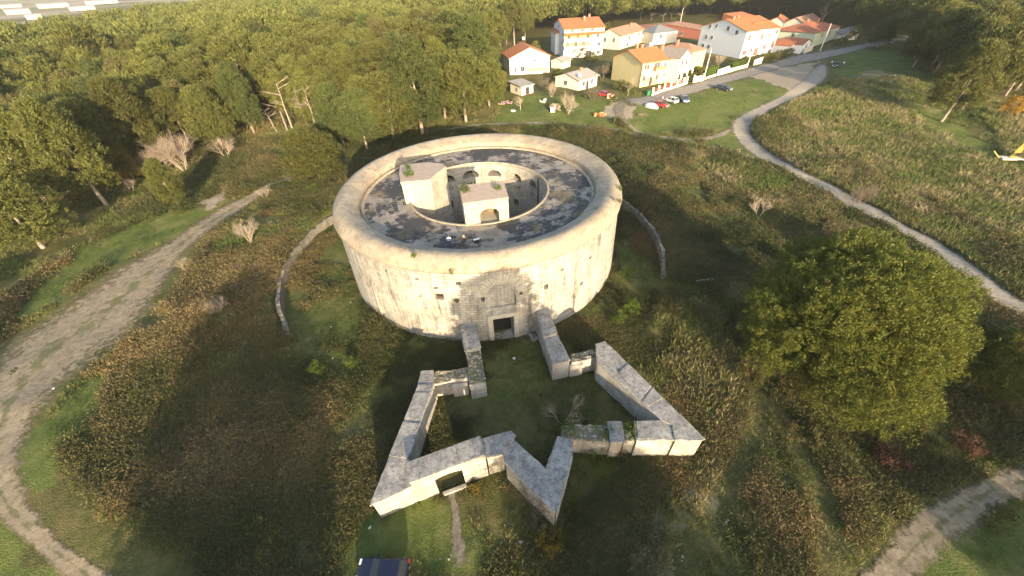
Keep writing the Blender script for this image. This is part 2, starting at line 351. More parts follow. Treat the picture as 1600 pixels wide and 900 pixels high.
M['bark'] = plain('pale_bark', (.27, .22, .17), .95, var=.4, scale=2)
M['barkdark'] = plain('brown_bark', (.12, .095, .07), .95, var=.4, scale=2)
M['twig'] = plain('bare_twigs', (.30, .24, .18), .95, var=.3, scale=2)
M['hedge'] = leafmat('hedge_leaves', [(0., (.05, .09, .015)), (1., (.12, .18, .03))], .2, .1)

# ------------------------------------------------------------------ paths (surveyed as pairs of opposite edge points)
PATHS = {
 'dirt_track': ('track', [((500,262),(506,268)),((428,283),(440,289)),((393,300),(407,309)),((330,331),(347,350)),((262,376),(287,400)),((185,412),(262,452)),((98,470),(228,512)),((15,525),(170,560)),((-45,600),(105,612)),((-60,680),(52,690)),((-60,740),(52,765)),((-20,800),(92,832)),((45,858),(150,880)),((95,910),(215,912)),((150,960),(290,950))]),
 'gravel_road': ('gravel', [((1276,95),(1300,101)),((1262,117),(1287,127)),((1238,137),(1249,151)),((1202,159),(1203,173)),((1165,176),(1180,190)),((1143,193),(1173,205)),((1152,220),(1184,220)),((1187,249),(1211,242)),((1239,275),(1255,267)),((1289,303),(1303,289)),((1349,335),(1364,322)),((1385,352),(1400,342)),((1460,398),(1480,386)),((1537,462),(1568,450)),((1600,505),(1640,490))]),
 'village_street': ('asphalt', [((975,153),(985,166)),((1018,150),(1020,161)),((1060,137),(1062,149)),((1100,127),(1113,136)),((1167,109),(1176,118)),((1238,89),(1243,101)),((1282,81),(1290,91)),((1343,70),(1342,78)),((1385,62),(1388,68)),((1440,52),(1445,57))]),
 'back_footpath': ('foot', [((560,238),(562,243)),((640,214),(642,219)),((720,196),(721,201)),((780,191),(780,197)),((860,191),(860,197)),((940,197),(938,203)),((1010,209),(1006,216)),((1070,215),(1070,222)),((1120,208),(1123,217)),((1150,192),(1156,203))]),
 'side_footpath': ('foot', [((1010,210),(1008,214)),((1060,218),(1058,223)),((1110,228),(1108,233)),((1150,238),(1148,243)),((1185,245),(1182,251))]),
 'yard_track': ('foot', [((962,152),(992,154)),((955,170),(978,172)),((964,186),(982,187)),((985,202),(1000,204)),((1015,212),(1030,213))]),
 'gravel_path': ('track', [((1680,690),(1720,770)),((1585,722),(1640,778)),((1520,745),(1572,795)),((1470,768),(1530,828)),((1415,803),(1487,868)),((1375,848),(1452,900)),((1335,895),(1425,935)),((1290,950),(1400,985))]),
 'gate_footpath': ('foot', [((704,752),(717,752)),((699,775),(715,775)),((704,800),(721,800)),((702,840),(728,840)),((695,905),(750,905))]),
}
def catmull(P, n=14):
    P = [np.array(p, float) for p in P]; out = []
    for i in range(len(P) - 1):
        a, b, c, d = P[max(i - 1, 0)], P[i], P[i + 1], P[min(i + 2, len(P) - 1)]
        for k in range(n):
            t = k / n; out.append(.5 * ((2 * b) + (-a + c) * t + (2 * a - 5 * b + 4 * c - d) * t * t + (-a + 3 * b - 3 * c + d) * t ** 3))
    out.append(P[-1]); return np.array(out)
PATHW = {}
for nm, (mt, pr) in PATHS.items():
    A = catmull([G(*p[0])[:2] for p in pr]); B = catmull([G(*p[1])[:2] for p in pr]); PATHW[nm] = (A, B)
def near_path(x, y, pad=.15):
    """bool mask: inside any path strip"""
    m = np.zeros(len(x), bool)
    for nm, (A, B) in PATHW.items():
        C = (A + B) / 2; Wd = np.linalg.norm(A - B, axis=1) / 2
        for s0 in range(0, len(C), 1):
            d2 = (x - C[s0, 0]) ** 2 + (y - C[s0, 1]) ** 2
            m |= d2 < max(Wd[s0] * .95 + pad, .4) ** 2
    return m
def inpoly(x, y, poly):
    c = np.zeros(np.shape(x), bool); n = len(poly); j = n - 1
    for i in range(n):
        xi, yi = poly[i][:2]; xj, yj = poly[j][:2]
        k = ((yi > y) != (yj > y)) & (x < (xj - xi) * (y - yi) / (yj - yi + 1e-12) + xi); c ^= k; j = i
    return c
LAWNS = [[(972,172),(1000,163),(1095,146),(1180,124),(1215,133),(1237,141),(1200,160),(1160,180),(1140,198),(1080,214),(1010,210),(975,192)],
         [(780,193),(775,160),(860,150),(955,160),(965,204),(860,192)], [(1085,226),(1150,203),(1186,250),(1140,240)],
         [(1300,108),(1330,82),(1400,68),(1500,100),(1480,180),(1560,235),(1600,300),(1500,240),(1390,170),(1340,140)],
         [(0,500),(60,450),(130,380),(250,335),(330,325),(262,375),(180,410),(100,468)], [(590,800),(740,770),(760,900),(560,900)],
         [(1190,97),(1262,92),(1265,120),(1195,128)], [(1440,900),(1560,800),(1700,780),(1700,1000),(1400,1000)],
         [(40,690),(105,610),(165,560),(150,640),(110,740),(60,770)],[(0,810),(90,900),(60,1000),(-200,900)]]
DRYS = [[(1305,130),(1350,115),(1480,215),(1600,270),(1750,400),(1600,480),(1400,342),(1190,245),(1178,200),(1220,170)],
        [(1345,105),(1480,150),(1470,175),(1420,160),(1350,125)], [(1060,215),(1180,250),(1300,330),(1250,350),(1180,320),(1100,260)],
        [(1520,180),(1640,150),(1700,260),(1600,260)], [(1040,470),(1120,480),(1180,620),(1100,800),(1050,900),(980,900),(1060,760),(1120,680),(1050,560)]]
SANDS = [[(1160,118),(1215,107),(1270,96),(1285,118),(1240,142),(1205,130)], [(945,172),(965,160),(1000,165),(985,185),(960,190)], [(1290,330),(1300,335),(1296,340)],
         [(300,318),(345,300),(350,315),(310,335)], [(840,440),(860,430),(1000,380)]]
LAWNW = [[G(*p) for p in q] for q in LAWNS]; DRYW = [[G(*p) for p in q] for q in DRYS]; SANDW = [[G(*p) for p in q] for q in SANDS]
def zones(x, y):
    jx = x + 1.6 * (vnoise(x, y, 2.1, 5) - .5) + 3 * (vnoise(x, y, 7, 6) - .5); jy = y + 1.6 * (vnoise(x, y, 2.1, 7) - .5) + 3 * (vnoise(x, y, 7, 8) - .5)
    def f(P):
        m = np.zeros(np.shape(x))
        for q in P: m = np.maximum(m, inpoly(jx, jy, q) * 1.)
        return m
    L, D, Sd = f(LAWNW), f(DRYW), f(SANDW)
    r = np.hypot(x - RC[0], y - RC[1]); L = np.maximum(L, .45 * ((r < RR) & (y > 22)))
    return L, D, Sd

# ------------------------------------------------------------------ terrain: one sheet
def axis(lo, hi, step, far):
    a = list(np.arange(lo, hi + 1e-6, step)); s = step
    while a[-1] < far: s *= 1.12; a.append(a[-1] + s)
    s = step
    while a[0] > -far: s *= 1.12; a.insert(0, a[0] - s)
    return np.array(a)
gx = axis(-82, 110, .6, 5000); gy = axis(-2, 140, .6, 5000)
X, Y = np.meshgrid(gx, gy); Zg = hgt(X, Y); nx, ny = len(gx), len(gy)
# a low valley plain far off to the left
me = bpy.data.meshes.new('ground'); me.vertices.add(nx * ny)
me.vertices.foreach_set('co', np.stack([X, Y, Zg], -1).astype(np.float32).ravel())
i0 = (np.arange(ny - 1)[:, None] * nx + np.arange(nx - 1)[None]).ravel()
q = np.stack([i0, i0 + 1, i0 + nx + 1, i0 + nx], 1).astype(np.int32)
me.loops.add(q.size); me.polygons.add(len(q)); me.loops.foreach_set('vertex_index', q.ravel())
me.polygons.foreach_set('loop_start', np.arange(0, q.size, 4, dtype=np.int32)); me.polygons.foreach_set('loop_total', np.full(len(q), 4, dtype=np.int32))
me.update(calc_edges=True); me.polygons.foreach_set('use_smooth', np.ones(len(q), bool))
L_, D_, S_ = zones(X.ravel(), Y.ravel())
far = (np.hypot(X, Y).ravel() > 280) & (X.ravel() < 0)
fieldn = vnoise(X.ravel(), Y.ravel() * 1.7, 90, 12)
D_ = np.where(far, fieldn > .45, D_); S_ = np.where(far, (fieldn > .68), S_)
ca = me.color_attributes.new('zone', 'FLOAT_COLOR', 'POINT'); ca.data.foreach_set('color', np.stack([L_, D_, S_, np.ones_like(L_)], 1).astype(np.float32).ravel())
tag(link('ground', me, M['ground']), 'uneven scrubby ground of grass, brambles and bare earth around the fort', kind='structure')

def meshz(x, y):
    """height of the terrain mesh itself (bilinear)"""
    i = np.clip(np.searchsorted(gx, x) - 1, 0, nx - 2); j = np.clip(np.searchsorted(gy, y) - 1, 0, ny - 2)
    fx = (x - gx[i]) / (gx[i + 1] - gx[i]); fy = (y - gy[j]) / (gy[j + 1] - gy[j])
    return Zg[j, i] * (1 - fx) * (1 - fy) + Zg[j, i + 1] * fx * (1 - fy) + Zg[j + 1, i] * (1 - fx) * fy + Zg[j + 1, i + 1] * fx * fy
PL = {'dirt_track': 'broad pale dirt track curving down the left side of the scrub', 'gravel_road': 'pale gravel road sweeping round the meadow on the right',
      'village_street': 'worn asphalt street in front of the houses', 'back_footpath': 'narrow dirt footpath passing behind the round fort', 'side_footpath': 'faint footpath joining the gravel road bend',
      'yard_track': 'bare earth track beside the parking lawn', 'gravel_path': 'stony path crossing the bottom right corner', 'gate_footpath': 'trodden footpath leading through the bastion gate'}
for pi_, (nm, (A, B)) in enumerate(PATHW.items()):
    n = len(A); cols = 13; T = np.linspace(0, 1, cols)
    ext = 1.25
    Pm = (A + B) / 2; Hf = (B - A) / 2
    pts = Pm[:, None] + Hf[:, None] * ((T * 2 - 1) * ext)[None, :, None]
    # subdivide lengthwise
    z = meshz(pts[..., 0].ravel(), pts[..., 1].ravel()).reshape(pts.shape[:2]) + .035 + .006 * pi_
    V = np.concatenate([pts, z[..., None]], -1).reshape(-1, 3)
    me = bpy.data.meshes.new(nm); F = [(i * cols + k, i * cols + k + 1, (i + 1) * cols + k + 1, (i + 1) * cols + k) for i in range(n - 1) for k in range(cols - 1)]
    me.from_pydata(V.tolist(), [], F); e = np.tile(1 - np.abs(T * 2 - 1), n); endf = np.minimum(1, np.minimum(np.arange(n), np.arange(n)[::-1]) / 10.); e = e * np.repeat(endf, cols)
    a = me.attributes.new('edge', 'FLOAT', 'POINT'); a.data.foreach_set('value', e.astype(np.float32)); me.polygons.foreach_set('use_smooth', [True] * len(me.polygons))
    o = link(nm, me, M[PATHS[nm][0]]); tag(o, PL[nm], kind='structure')

# ------------------------------------------------------------------ the round fort
fort = empty('round_fort', (0, 0, 0), label='round roofless stone fort tower with broad beige parapet and open inner courtyard', cat='fort')
WZ = 10.2
def cyl_wall(name, mat, R0, R1, z0, z1, openings, inward=False, step=1.0, parent=fort, darkmat=None, a0=0, a1=360):
    """cylindrical wall with real recesses. opening: (ang_lo, ang_hi, z_lo, ztopfunc(u in 0..1), depth)"""
    th = set(np.round(np.radians(np.arange(a0, a1 + .01, step)), 6))
    for o in openings:
        for k in np.linspace(o[0], o[1], 9 if o[5] else 2): th.add(round(k % (2 * pi), 6))
    th = sorted(th); V = []; F = []; UV = []; DK = {}
    def Rz(z): return R0 + (R1 - R0) * (z - z0) / (z1 - z0)
    def P(a, z, dr=0):
        r = Rz(z) + (dr if inward else -dr); return (FC[0] + r * cos(a), FC[1] + r * sin(a), z)
    def add(vs, uv, dark=None):
        VV, FF, UU = DK.setdefault(dark, ([], [], [])) if dark is not None else (V, F, UV)
        n = len(VV); VV.extend(vs); f = tuple(range(n, n + 4)); FF.append(f); UU.extend(uv)
    for i in range(len(th) - 1):
        a, b = th[i], th[i + 1]
        if b - a < 1e-5: continue
        mid = (a + b) / 2; st = []
        for o in openings:
            lo, hi = o[0] % (2 * pi), o[1] % (2 * pi)
            if lo <= mid <= hi:
                ua, ub = (a - lo) / (hi - lo), (b - lo) / (hi - lo); st.append((o[2], o[3](min(max(ua, 0), 1)), o[3](min(max(ub, 0), 1)), o[4], lo, hi, o))
        st.sort(key=lambda s: s[0]); za, zb = z0, z0
        nz = 8
        for s_ in st + [None]:
            ta, tb = (s_[0], s_[0]) if s_ else (z1, z1)
            k = max(1, int((ta - za) / 1.5))
            for q_ in range(k):
                f0, f1 = q_ / k, (q_ + 1) / k
                p = [(a, za + (ta - za) * f0), (b, zb + (tb - zb) * f0), (b, zb + (tb - zb) * f1), (a, za + (ta - za) * f1)]
                add([P(*t) for t in p], [(t[0] * R0, t[1]) for t in p])
            if s_:
                zl, ha, hb, dp = s_[:4]; dk = s_[6][6]
                p = [(a, zl), (b, zl), (b, hb), (a, ha)]
                add([P(*t, dp) for t in p], [(t[0] * R0, t[1]) for t in p], openings.index(s_[6]) if dk else None)
                add([P(a, zl), P(b, zl), P(b, zl, dp), P(a, zl, dp)], [(a * R0, zl), (b * R0, zl), (b * R0, zl + dp), (a * R0, zl + dp)])
                add([P(a, ha), P(b, hb), P(b, hb, dp), P(a, ha, dp)], [(a * R0, ha), (b * R0, hb), (b * R0, hb + dp), (a * R0, ha + dp)])
                if abs(a - s_[4]) < 2e-6: add([P(a, zl), P(a, zl, dp), P(a, ha, dp), P(a, ha)], [(a * R0, zl), (a * R0 + dp, zl), (a * R0 + dp, ha), (a * R0, ha)])
                if abs(b - s_[5]) < 2e-6: add([P(b, zl), P(b, zl, dp), P(b, hb, dp), P(b, hb)], [(b * R0, zl), (b * R0 + dp, zl), (b * R0 + dp, hb), (b * R0, hb)])
                za, zb = ha, hb
    def mk(nm, VV, FF, UU, mt, par):
        me = bpy.data.meshes.new(nm); me.from_pydata(VV, [], FF); uv = me.uv_layers.new(name='UVMap')
        uv.data.foreach_set('uv', np.array(UU, np.float32).ravel()); return link(nm, me, mt, par)
    o = mk(name, V, F, UV, mat, parent)
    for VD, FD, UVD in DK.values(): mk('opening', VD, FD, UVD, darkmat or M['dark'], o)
    return o
def op(x0, y0, x1, y1, depth=.8, arch=0, dark=True, far=False, R=19.45, zb=None, zt=None):
    a, zt_ = cylhit(x0, (y0 + y1) / 2, R, far=far); b, _ = cylhit(x1, (y0 + y1) / 2, R, far=far)
    xm = (x0 + x1) / 2; _, zt_ = cylhit(xm, y0, R, far=far); _, zb_ = cylhit(xm, y1, R, far=far)
    zt_ = zt if zt is not None else zt_; zb_ = zb if zb is not None else zb_
    a, b = sorted((a % (2 * pi), b % (2 * pi)))
    if arch: f = lambda u: zt_ - arch + arch * sqrt(max(0, 1 - (2 * u - 1) ** 2))
    else: f = lambda u: zt_
    return (a, b, zb_, f, depth, bool(arch), dark)
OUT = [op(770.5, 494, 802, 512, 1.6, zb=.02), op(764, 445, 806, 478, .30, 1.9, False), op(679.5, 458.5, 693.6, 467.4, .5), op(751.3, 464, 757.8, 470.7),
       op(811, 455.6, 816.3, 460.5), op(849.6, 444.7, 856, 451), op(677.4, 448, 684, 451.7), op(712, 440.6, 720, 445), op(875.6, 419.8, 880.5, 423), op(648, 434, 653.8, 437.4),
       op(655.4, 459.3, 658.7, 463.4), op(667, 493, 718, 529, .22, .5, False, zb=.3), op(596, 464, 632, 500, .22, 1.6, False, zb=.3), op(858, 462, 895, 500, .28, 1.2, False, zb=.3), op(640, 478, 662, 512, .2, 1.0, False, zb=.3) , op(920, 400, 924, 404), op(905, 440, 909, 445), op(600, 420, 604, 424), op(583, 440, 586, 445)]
fw = cyl_wall('fort_wall', M['stone'], 19.75, 19.4, -.4, WZ, OUT)
# barred window
a, z = cylhit(686.5, 463, 19.5); g = MB()
for k in range(-2, 3): g.box((FC[0] + 19.42 * cos(a + k * .0065), FC[1] + 19.42 * sin(a + k * .0065), z), (.04, .04, .72), a)
g.box((FC[0] + 19.42 * cos(a), FC[1] + 19.42 * sin(a), z), (.04, .64, .04), a); g.build('window_bars', M['iron'], fort)
# relieving arches (fans of long voussoirs standing just proud of the wall)
def fan(cx, cz, r0, r1, n, a_lo, a_hi, name='relieving_arch'):
    g = MB(); th0, _ = cylhit(cx, cz, 19.5); _, zc = cylhit(cx, cz, 19.5)
    for k in range(n):
        a = a_lo + (a_hi - a_lo) * (k + .5) / n; da = (a_hi - a_lo) / n * .40; rr1 = r1 * (1 + .06 * sin(k * 5.1)); dep = .05 + .03 * sin(k * 3.7)
        pts = [(r0, a - da), (rr1, a - da), (rr1, a + da), (r0, a + da)]; vs = []
        for dr in (-.1, dep):
            for (r, t) in pts:
                h = zc + r * sin(t); ang = th0 + r * cos(t) / 19.5; R = 19.75 - .35 * (h + .4) / 10.6 + dr
                vs.append((FC[0] + R * cos(ang), FC[1] + R * sin(ang), h))
        n0 = len(g.v); g.v += vs; g.f += [tuple(n0 + i for i in q) for q in ((0, 1, 2, 3), (4, 5, 6, 7), (0, 1, 5, 4), (1, 2, 6, 5), (2, 3, 7, 6), (3, 0, 4, 7))]
    return g.build(name, M['stone2'], fort)
M['stone2'] = plain('voussoir_stone', (.40, .365, .295), .9, var=.45, scale=2.0)
fan(785, 462, 1.75, 2.85, 21, radians(2), radians(178)); fan(735, 466, 1.0, 1.75, 9, radians(20), radians(110)); fan(713, 462, .7, 1.25, 7, radians(60), radians(170))
# door frame
g = MB(); d0, d1 = OUT[0][0], OUT[0][1]; zt = OUT[0][3](0)
for a, wd in ((d0 - .016, .55), (d1 + .016, .55)): g.box((FC[0] + 19.72 * cos(a), FC[1] + 19.72 * sin(a), zt / 2), (.2, wd, zt), a)
am = (d0 + d1) / 2; g.box((FC[0] + 19.66 * cos(am), FC[1] + 19.66 * sin(am), zt + .3), (.22, (d1 - d0) * 19.6 + 1.2, .58), am); g.build('door_surround', M['stone2'], fort)
def revolve(name, prof, mat, a0=0, a1=360, n=180, parent=fort, smooth=True, uvr=None, wob=0):
    V = []; F = []; UV = []; k = len(prof); A = np.radians(np.linspace(a0, a1, n + 1)); close = abs(a1 - a0 - 360) < 1e-3
    for i, a in enumerate(A[:-1] if close else A):
        for j, (r, z) in enumerate(prof):
            dz = wob * (vnoise(cos(a) * 9 + 20, sin(a) * 9 + j * 1.3, .8, 31) - .5); dr = wob * 1.5 * (vnoise(cos(a) * 9 + 50, sin(a) * 9 + j, .8, 33) - .5)
            V.append((FC[0] + (r + dr) * cos(a), FC[1] + (r + dr) * sin(a), z + dz))
    m_ = len(V) // k
    for i in range(n):
        for j in range(k - 1):
            i2 = (i + 1) % m_; F.append((i * k + j, i2 * k + j, i2 * k + j + 1, i * k + j + 1))
            for (ii, jj) in ((i, j), (i + 1, j), (i + 1, j + 1), (i, j + 1)): UV.append((A[ii] * 13., sum(hypot(prof[q + 1][0] - prof[q][0], prof[q + 1][1] - prof[q][1]) for q in range(jj))))
    me = bpy.data.meshes.new(name); me.from_pydata(V, [], F); uv = me.uv_layers.new(name='UVMap'); uv.data.foreach_set('uv', np.array(UV, np.float32).ravel())
    if smooth: me.polygons.foreach_set('use_smooth', [True] * len(me.polygons))
    return link(name, me, mat, parent)
revolve('parapet', [(19.2, WZ - .02), (19.62, WZ + .0), (19.74, WZ + .12), (19.70, WZ + .35), (19.52, WZ + .8), (19.2, WZ + 1.2), (18.8, WZ + 1.5), (18.3, WZ + 1.62), (17.7, WZ + 1.5), (16.9, WZ + 1.15), (16.45, WZ + .92), (16.32, WZ + .84), (16.26, WZ + .6), (16.24, WZ - .2)], M['parapet'], wob=.07)
revolve('gutter_step', [(16.28, WZ - .15), (16.27, WZ + .22), (15.8, WZ + .20), (15.74, WZ - .15)], M['parapet'], wob=.04)
revolve('roof_deck', [(16.3, WZ - .05), (15.0, WZ - .09), (13.6, WZ - .10), (12.0, WZ - .12), (9.6, WZ - .14)], M['roof'], wob=.05)
revolve('court_kerb', [(9.95, WZ - .3), (9.93, WZ - .02), (9.62, WZ - .0), (9.58, WZ - .4)], M['parapet'], wob=.03)
RI = 9.6
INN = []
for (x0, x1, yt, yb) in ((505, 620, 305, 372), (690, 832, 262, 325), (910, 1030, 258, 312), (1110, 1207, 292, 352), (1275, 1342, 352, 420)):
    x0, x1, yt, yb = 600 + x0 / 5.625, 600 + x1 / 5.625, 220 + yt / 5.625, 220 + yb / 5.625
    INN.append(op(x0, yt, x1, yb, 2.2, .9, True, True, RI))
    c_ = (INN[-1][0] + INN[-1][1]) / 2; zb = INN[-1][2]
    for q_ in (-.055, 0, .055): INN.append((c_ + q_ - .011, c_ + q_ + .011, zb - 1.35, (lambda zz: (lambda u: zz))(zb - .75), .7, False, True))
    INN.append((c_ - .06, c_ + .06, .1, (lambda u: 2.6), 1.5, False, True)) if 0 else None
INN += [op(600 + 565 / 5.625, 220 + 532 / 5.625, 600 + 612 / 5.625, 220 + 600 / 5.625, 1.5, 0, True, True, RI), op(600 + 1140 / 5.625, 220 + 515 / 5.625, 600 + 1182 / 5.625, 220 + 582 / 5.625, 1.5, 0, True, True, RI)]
cyl_wall('courtyard_wall', M['court'], RI, RI, -.4, WZ - .06, INN, inward=True)
# pilaster in the court
for px in (873,):
    a, z = cylhit(600 + px / 5.625, 220 + 250 / 5.625, RI, far=True)
    g = MB(); g.box((FC[0] + (RI - .14) * cos(a), FC[1] + (RI - .14) * sin(a), WZ / 2 - .1), (.3, .55, WZ), a); g.build('pilaster', M['block'], fort)
# drain pipe
a, z = cylhit(600 + 1358 / 5.625, 220 + 420 / 5.625, RI, far=True); g = MB(); g.tube([(FC[0] + (RI - .12) * cos(a), FC[1] + (RI - .12) * sin(a), zz) for zz in (0, 5, WZ - .3)], .09); g.build('drain_pipe', M['iron'], fort)
# stair blocks rising from the court through the roof
ZB = 12.95
fb = [U(*p, ZB)[:2] for p in ((724, 320), (794, 310.5), (786, 287), (718, 294))]
(A_, B_, C_, D_b) = [Vector(p) for p in fb]
blk = empty('stair_block', (0, 0, 0)); blk.parent = fort
# front face with an arched niche, other faces plain
ux = (B_ - A_).normalized(); nin = Vector((-ux.y, ux.x)); W_ = (B_ - A_).length
n0, n1 = W_ * (31 / 94.) * 1.02, W_ * .775
g = MB(); zb0 = WZ - .2; spring, crown = zb0 + 1.35, zb0 + 2.0
def fp(t, z, d=0): p = A_ + ux * t + nin * d; return (p.x, p.y, z)
g.face([fp(0, 0), fp(W_, 0), fp(W_, zb0), fp(0, zb0)]); g.face([fp(0, zb0), fp(n0, zb0), fp(n0, ZB), fp(0, ZB)]); g.face([fp(n1, zb0), fp(W_, zb0), fp(W_, ZB), fp(n1, ZB)])
NB = []; K = 10; prev = None
for k in range(K + 1):
    t = n0 + (n1 - n0) * k / K; z = spring + (crown - spring) * sqrt(max(0, 1 - (2 * k / K - 1) ** 2))
    if prev:
        g.face([fp(prev[0], prev[1]), fp(t, z), fp(t, ZB), fp(prev[0], ZB)]); g.face([fp(prev[0], prev[1]), fp(t, z), fp(t, z, 2.4), fp(prev[0], prev[1], 2.4)]); NB.append([fp(prev[0], zb0, 2.4), fp(t, zb0, 2.4), fp(t, z, 2.4), fp(prev[0], prev[1], 2.4)])
    prev = (t, z)
g.face([fp(n0, zb0), fp(n0, zb0, 2.4), fp(n0, spring, 2.4), fp(n0, spring)]); g.face([fp(n1, zb0), fp(n1, zb0, 2.4), fp(n1, spring, 2.4), fp(n1, spring)])
g.face([fp(n0, zb0), fp(n1, zb0), fp(n1, zb0, 2.4), fp(n0, zb0, 2.4)])
for p, q_ in ((B_, C_), (C_, D_b), (D_b, A_)): g.face([(p.x, p.y, 0), (q_.x, q_.y, 0), (q_.x, q_.y, ZB), (p.x, p.y, ZB)])
g.build('block_wall', M['block'], blk, fix=False)
g = MB(); [g.face(q_) for q_ in NB]; g.build('niche_back', M['brownst'], blk, fix=False)
g = MB(); ce = (A_ + B_ + C_ + D_b) / 4; ex = [tuple(ce + (p - ce) * 1.03) for p in (A_, B_, C_, D_b)]; g.prism(ex, ZB - .003, [ZB + .22, ZB + .18, ZB + .35, ZB + .4]); g.build('block_top', M['blocktop'], blk, bevel=.06)
blk2 = empty('stair_block', (0, 0, 0)); blk2.parent = fort
PL2 = [U(*p, ZB)[:2] for p in ((625, 272), (627, 287), (672, 283), (682, 274), (697, 263), (690, 258), (671, 256), (627, 260))]
g = MB(); g.prism([tuple(p) for p in PL2], 0, ZB); g.build('block_wall', M['block'], blk2)
ce = sum(np.array(p) for p in PL2) / len(PL2); g = MB(); g.prism([tuple(ce + (np.array(p) - ce) * 1.03) for p in PL2], ZB - .003, ZB + .25); g.build('block_top', M['blocktop'], blk2, bevel=.05)

# ------------------------------------------------------------------ star bastion in front of the entrance
zz = lambda x, y: (560 + x * .46667, 440 + y * .46667)
bast = empty('star_bastion', (0, 0, 0), label='star shaped stone bastion wall with grey lichened coping in front of the fort entrance', cat='bastion')
def shrink(poly, d):
    P = [np.array(p[:2], float) for p in poly]; n = len(P)
    if sum(P[i][0] * P[(i + 1) % n][1] - P[(i + 1) % n][0] * P[i][1] for i in range(n)) < 0: P = P[::-1]
    out = []
    for i in range(n):
        a, b, c = P[i - 1], P[i], P[(i + 1) % n]; e1 = (b - a) / np.linalg.norm(b - a); e2 = (c - b) / np.linalg.norm(c - b)
        n1 = np.array([-e1[1], e1[0]]); n2 = np.array([-e2[1], e2[0]]); m_ = n1 + n2; m_ /= max(np.dot(m_, n1), .35); out.append(b + m_ * d)
    return [tuple(p) for p in out]
def ragged(poly, step=.55, amp=.05):
    out = []; n = len(poly)
    for i in range(n):
        a = np.array(poly[i][:2]); b = np.array(poly[(i + 1) % n][:2]); L = np.linalg.norm(b - a); k = max(1, int(L / step)); nr = np.array([-(b - a)[1], (b - a)[0]]) / max(L, 1e-6)
        for j in range(k): out.append(tuple(a + (b - a) * j / k + nr * (random.uniform(-amp, amp) if j else 0)))
    return out
WALLS = [  # (zoomed survey points of the wall top, top height, cap kind)
 ([(338,107),(385,105),(410,218),(355,232)], 3.0, 'coping'), ([(362,228),(406,221),(426,335),(372,345)], 2.55, 'moss'),
 ([(250,303),(366,285),(371,318),(252,342)], 2.3, 'moss'), ([(210,300),(250,297),(252,342),(199,343)], 2.95, 'coping'),
 ([(200,345),(250,345),(168,590),(184,682),(40,748)], 3.05, 'coping'),
 ([(413,527),(510,500),(525,515),(487,574),(428,588)], 3.35, 'coping'),
 ([(520,530),(628,628),(662,775),(490,605),(489,578)], 3.2, 'coping'), ([(630,622),(668,518),(716,530),(716,590),(664,773)], 3.2, 'coping'),
 ([(680,480),(833,478),(844,535),(717,526)], 2.5, 'moss'), ([(835,468),(880,468),(890,535),(845,535)], 2.95, 'coping'), ([(882,490),(924,500),(929,530),(892,530)], 2.5, 'moss'),
 ([(925,467),(1018,465),(1050,475),(1060,530),(932,530)], 3.0, 'coping'), ([(825,200),(985,355),(1160,526),(1145,530),(1062,530),(1052,478),(1020,465),(800,270),(795,208)], 3.1, 'coping'),
 ([(712,240),(798,222),(803,250),(712,268)], 2.4, 'moss'), ([(578,58),(620,50),(665,170),(620,184)], 3.3, 'coping'), ([(621,186),(664,174),(710,262),(650,275)], 2.9, 'coping'),
]
for poly, zt, cap in WALLS:
    P = [tuple(U(*zz(*p), zt)[:2]) for p in poly]
    g = MB(); g.prism(shrink(P, .07 if cap == 'coping' else .0), -.3, zt - .16); g.build('wall', M['wall'], bast)
    RP = ragged(shrink(P, -.05) if cap == 'coping' else shrink(P, .04), .45, .045 if cap == 'coping' else .1); g = MB(); g.prism(RP, zt - .157, [zt + random.uniform(-.02, .02) if cap == 'coping' else zt + random.uniform(-.16, .08) for _ in RP]); g.build('coping', M[cap], bast, bevel=.03)
# cross joints / slabs of slightly different height on the long walls
def slab(p0, p1, p2, p3, t0, t1, z, h=.06):
    A0, B0, C0, D0 = [np.array(U(*zz(*p), z)[:2]) for p in (p0, p1, p2, p3)]
    q = [A0 + (B0 - A0) * t0, A0 + (B0 - A0) * t1, D0 + (C0 - D0) * t1, D0 + (C0 - D0) * t0]
    g = MB(); g.prism([tuple(x) for x in q], z + .002, z + h); g.build('coping_slab', M['coping'], bast, bevel=.02)
slab((826,201),(985,355),(945,400),(800,215), .52, .98, 3.1, .09); slab((985,356),(1158,525),(1055,478),(950,403), .0, .22, 3.1, .05)
slab((200,346),(100,590),(165,600),(250,346), .12, .5, 3.05, .05); slab((200,346),(100,590),(165,600),(250,346), .55, .98, 3.05, .07)
slab((580,60),(621,184),(664,172),(619,52), .05, .45, 3.3, .05); slab((580,60),(621,184),(664,172),(619,52), .5, .97, 3.3, .09)
slab((930,468),(1015,466),(1040,527),(935,528), .0, .5, 3.0, .07); slab((340,110),(356,230),(408,218),(384,108), .45, .97, 3.0, .06)
slab((520,532),(626,630),(600,700),(489,590), .1, .45, 3.2, .07); slab((632,624),(666,524),(714,536),(690,690), .3, .9, 3.2, .06)
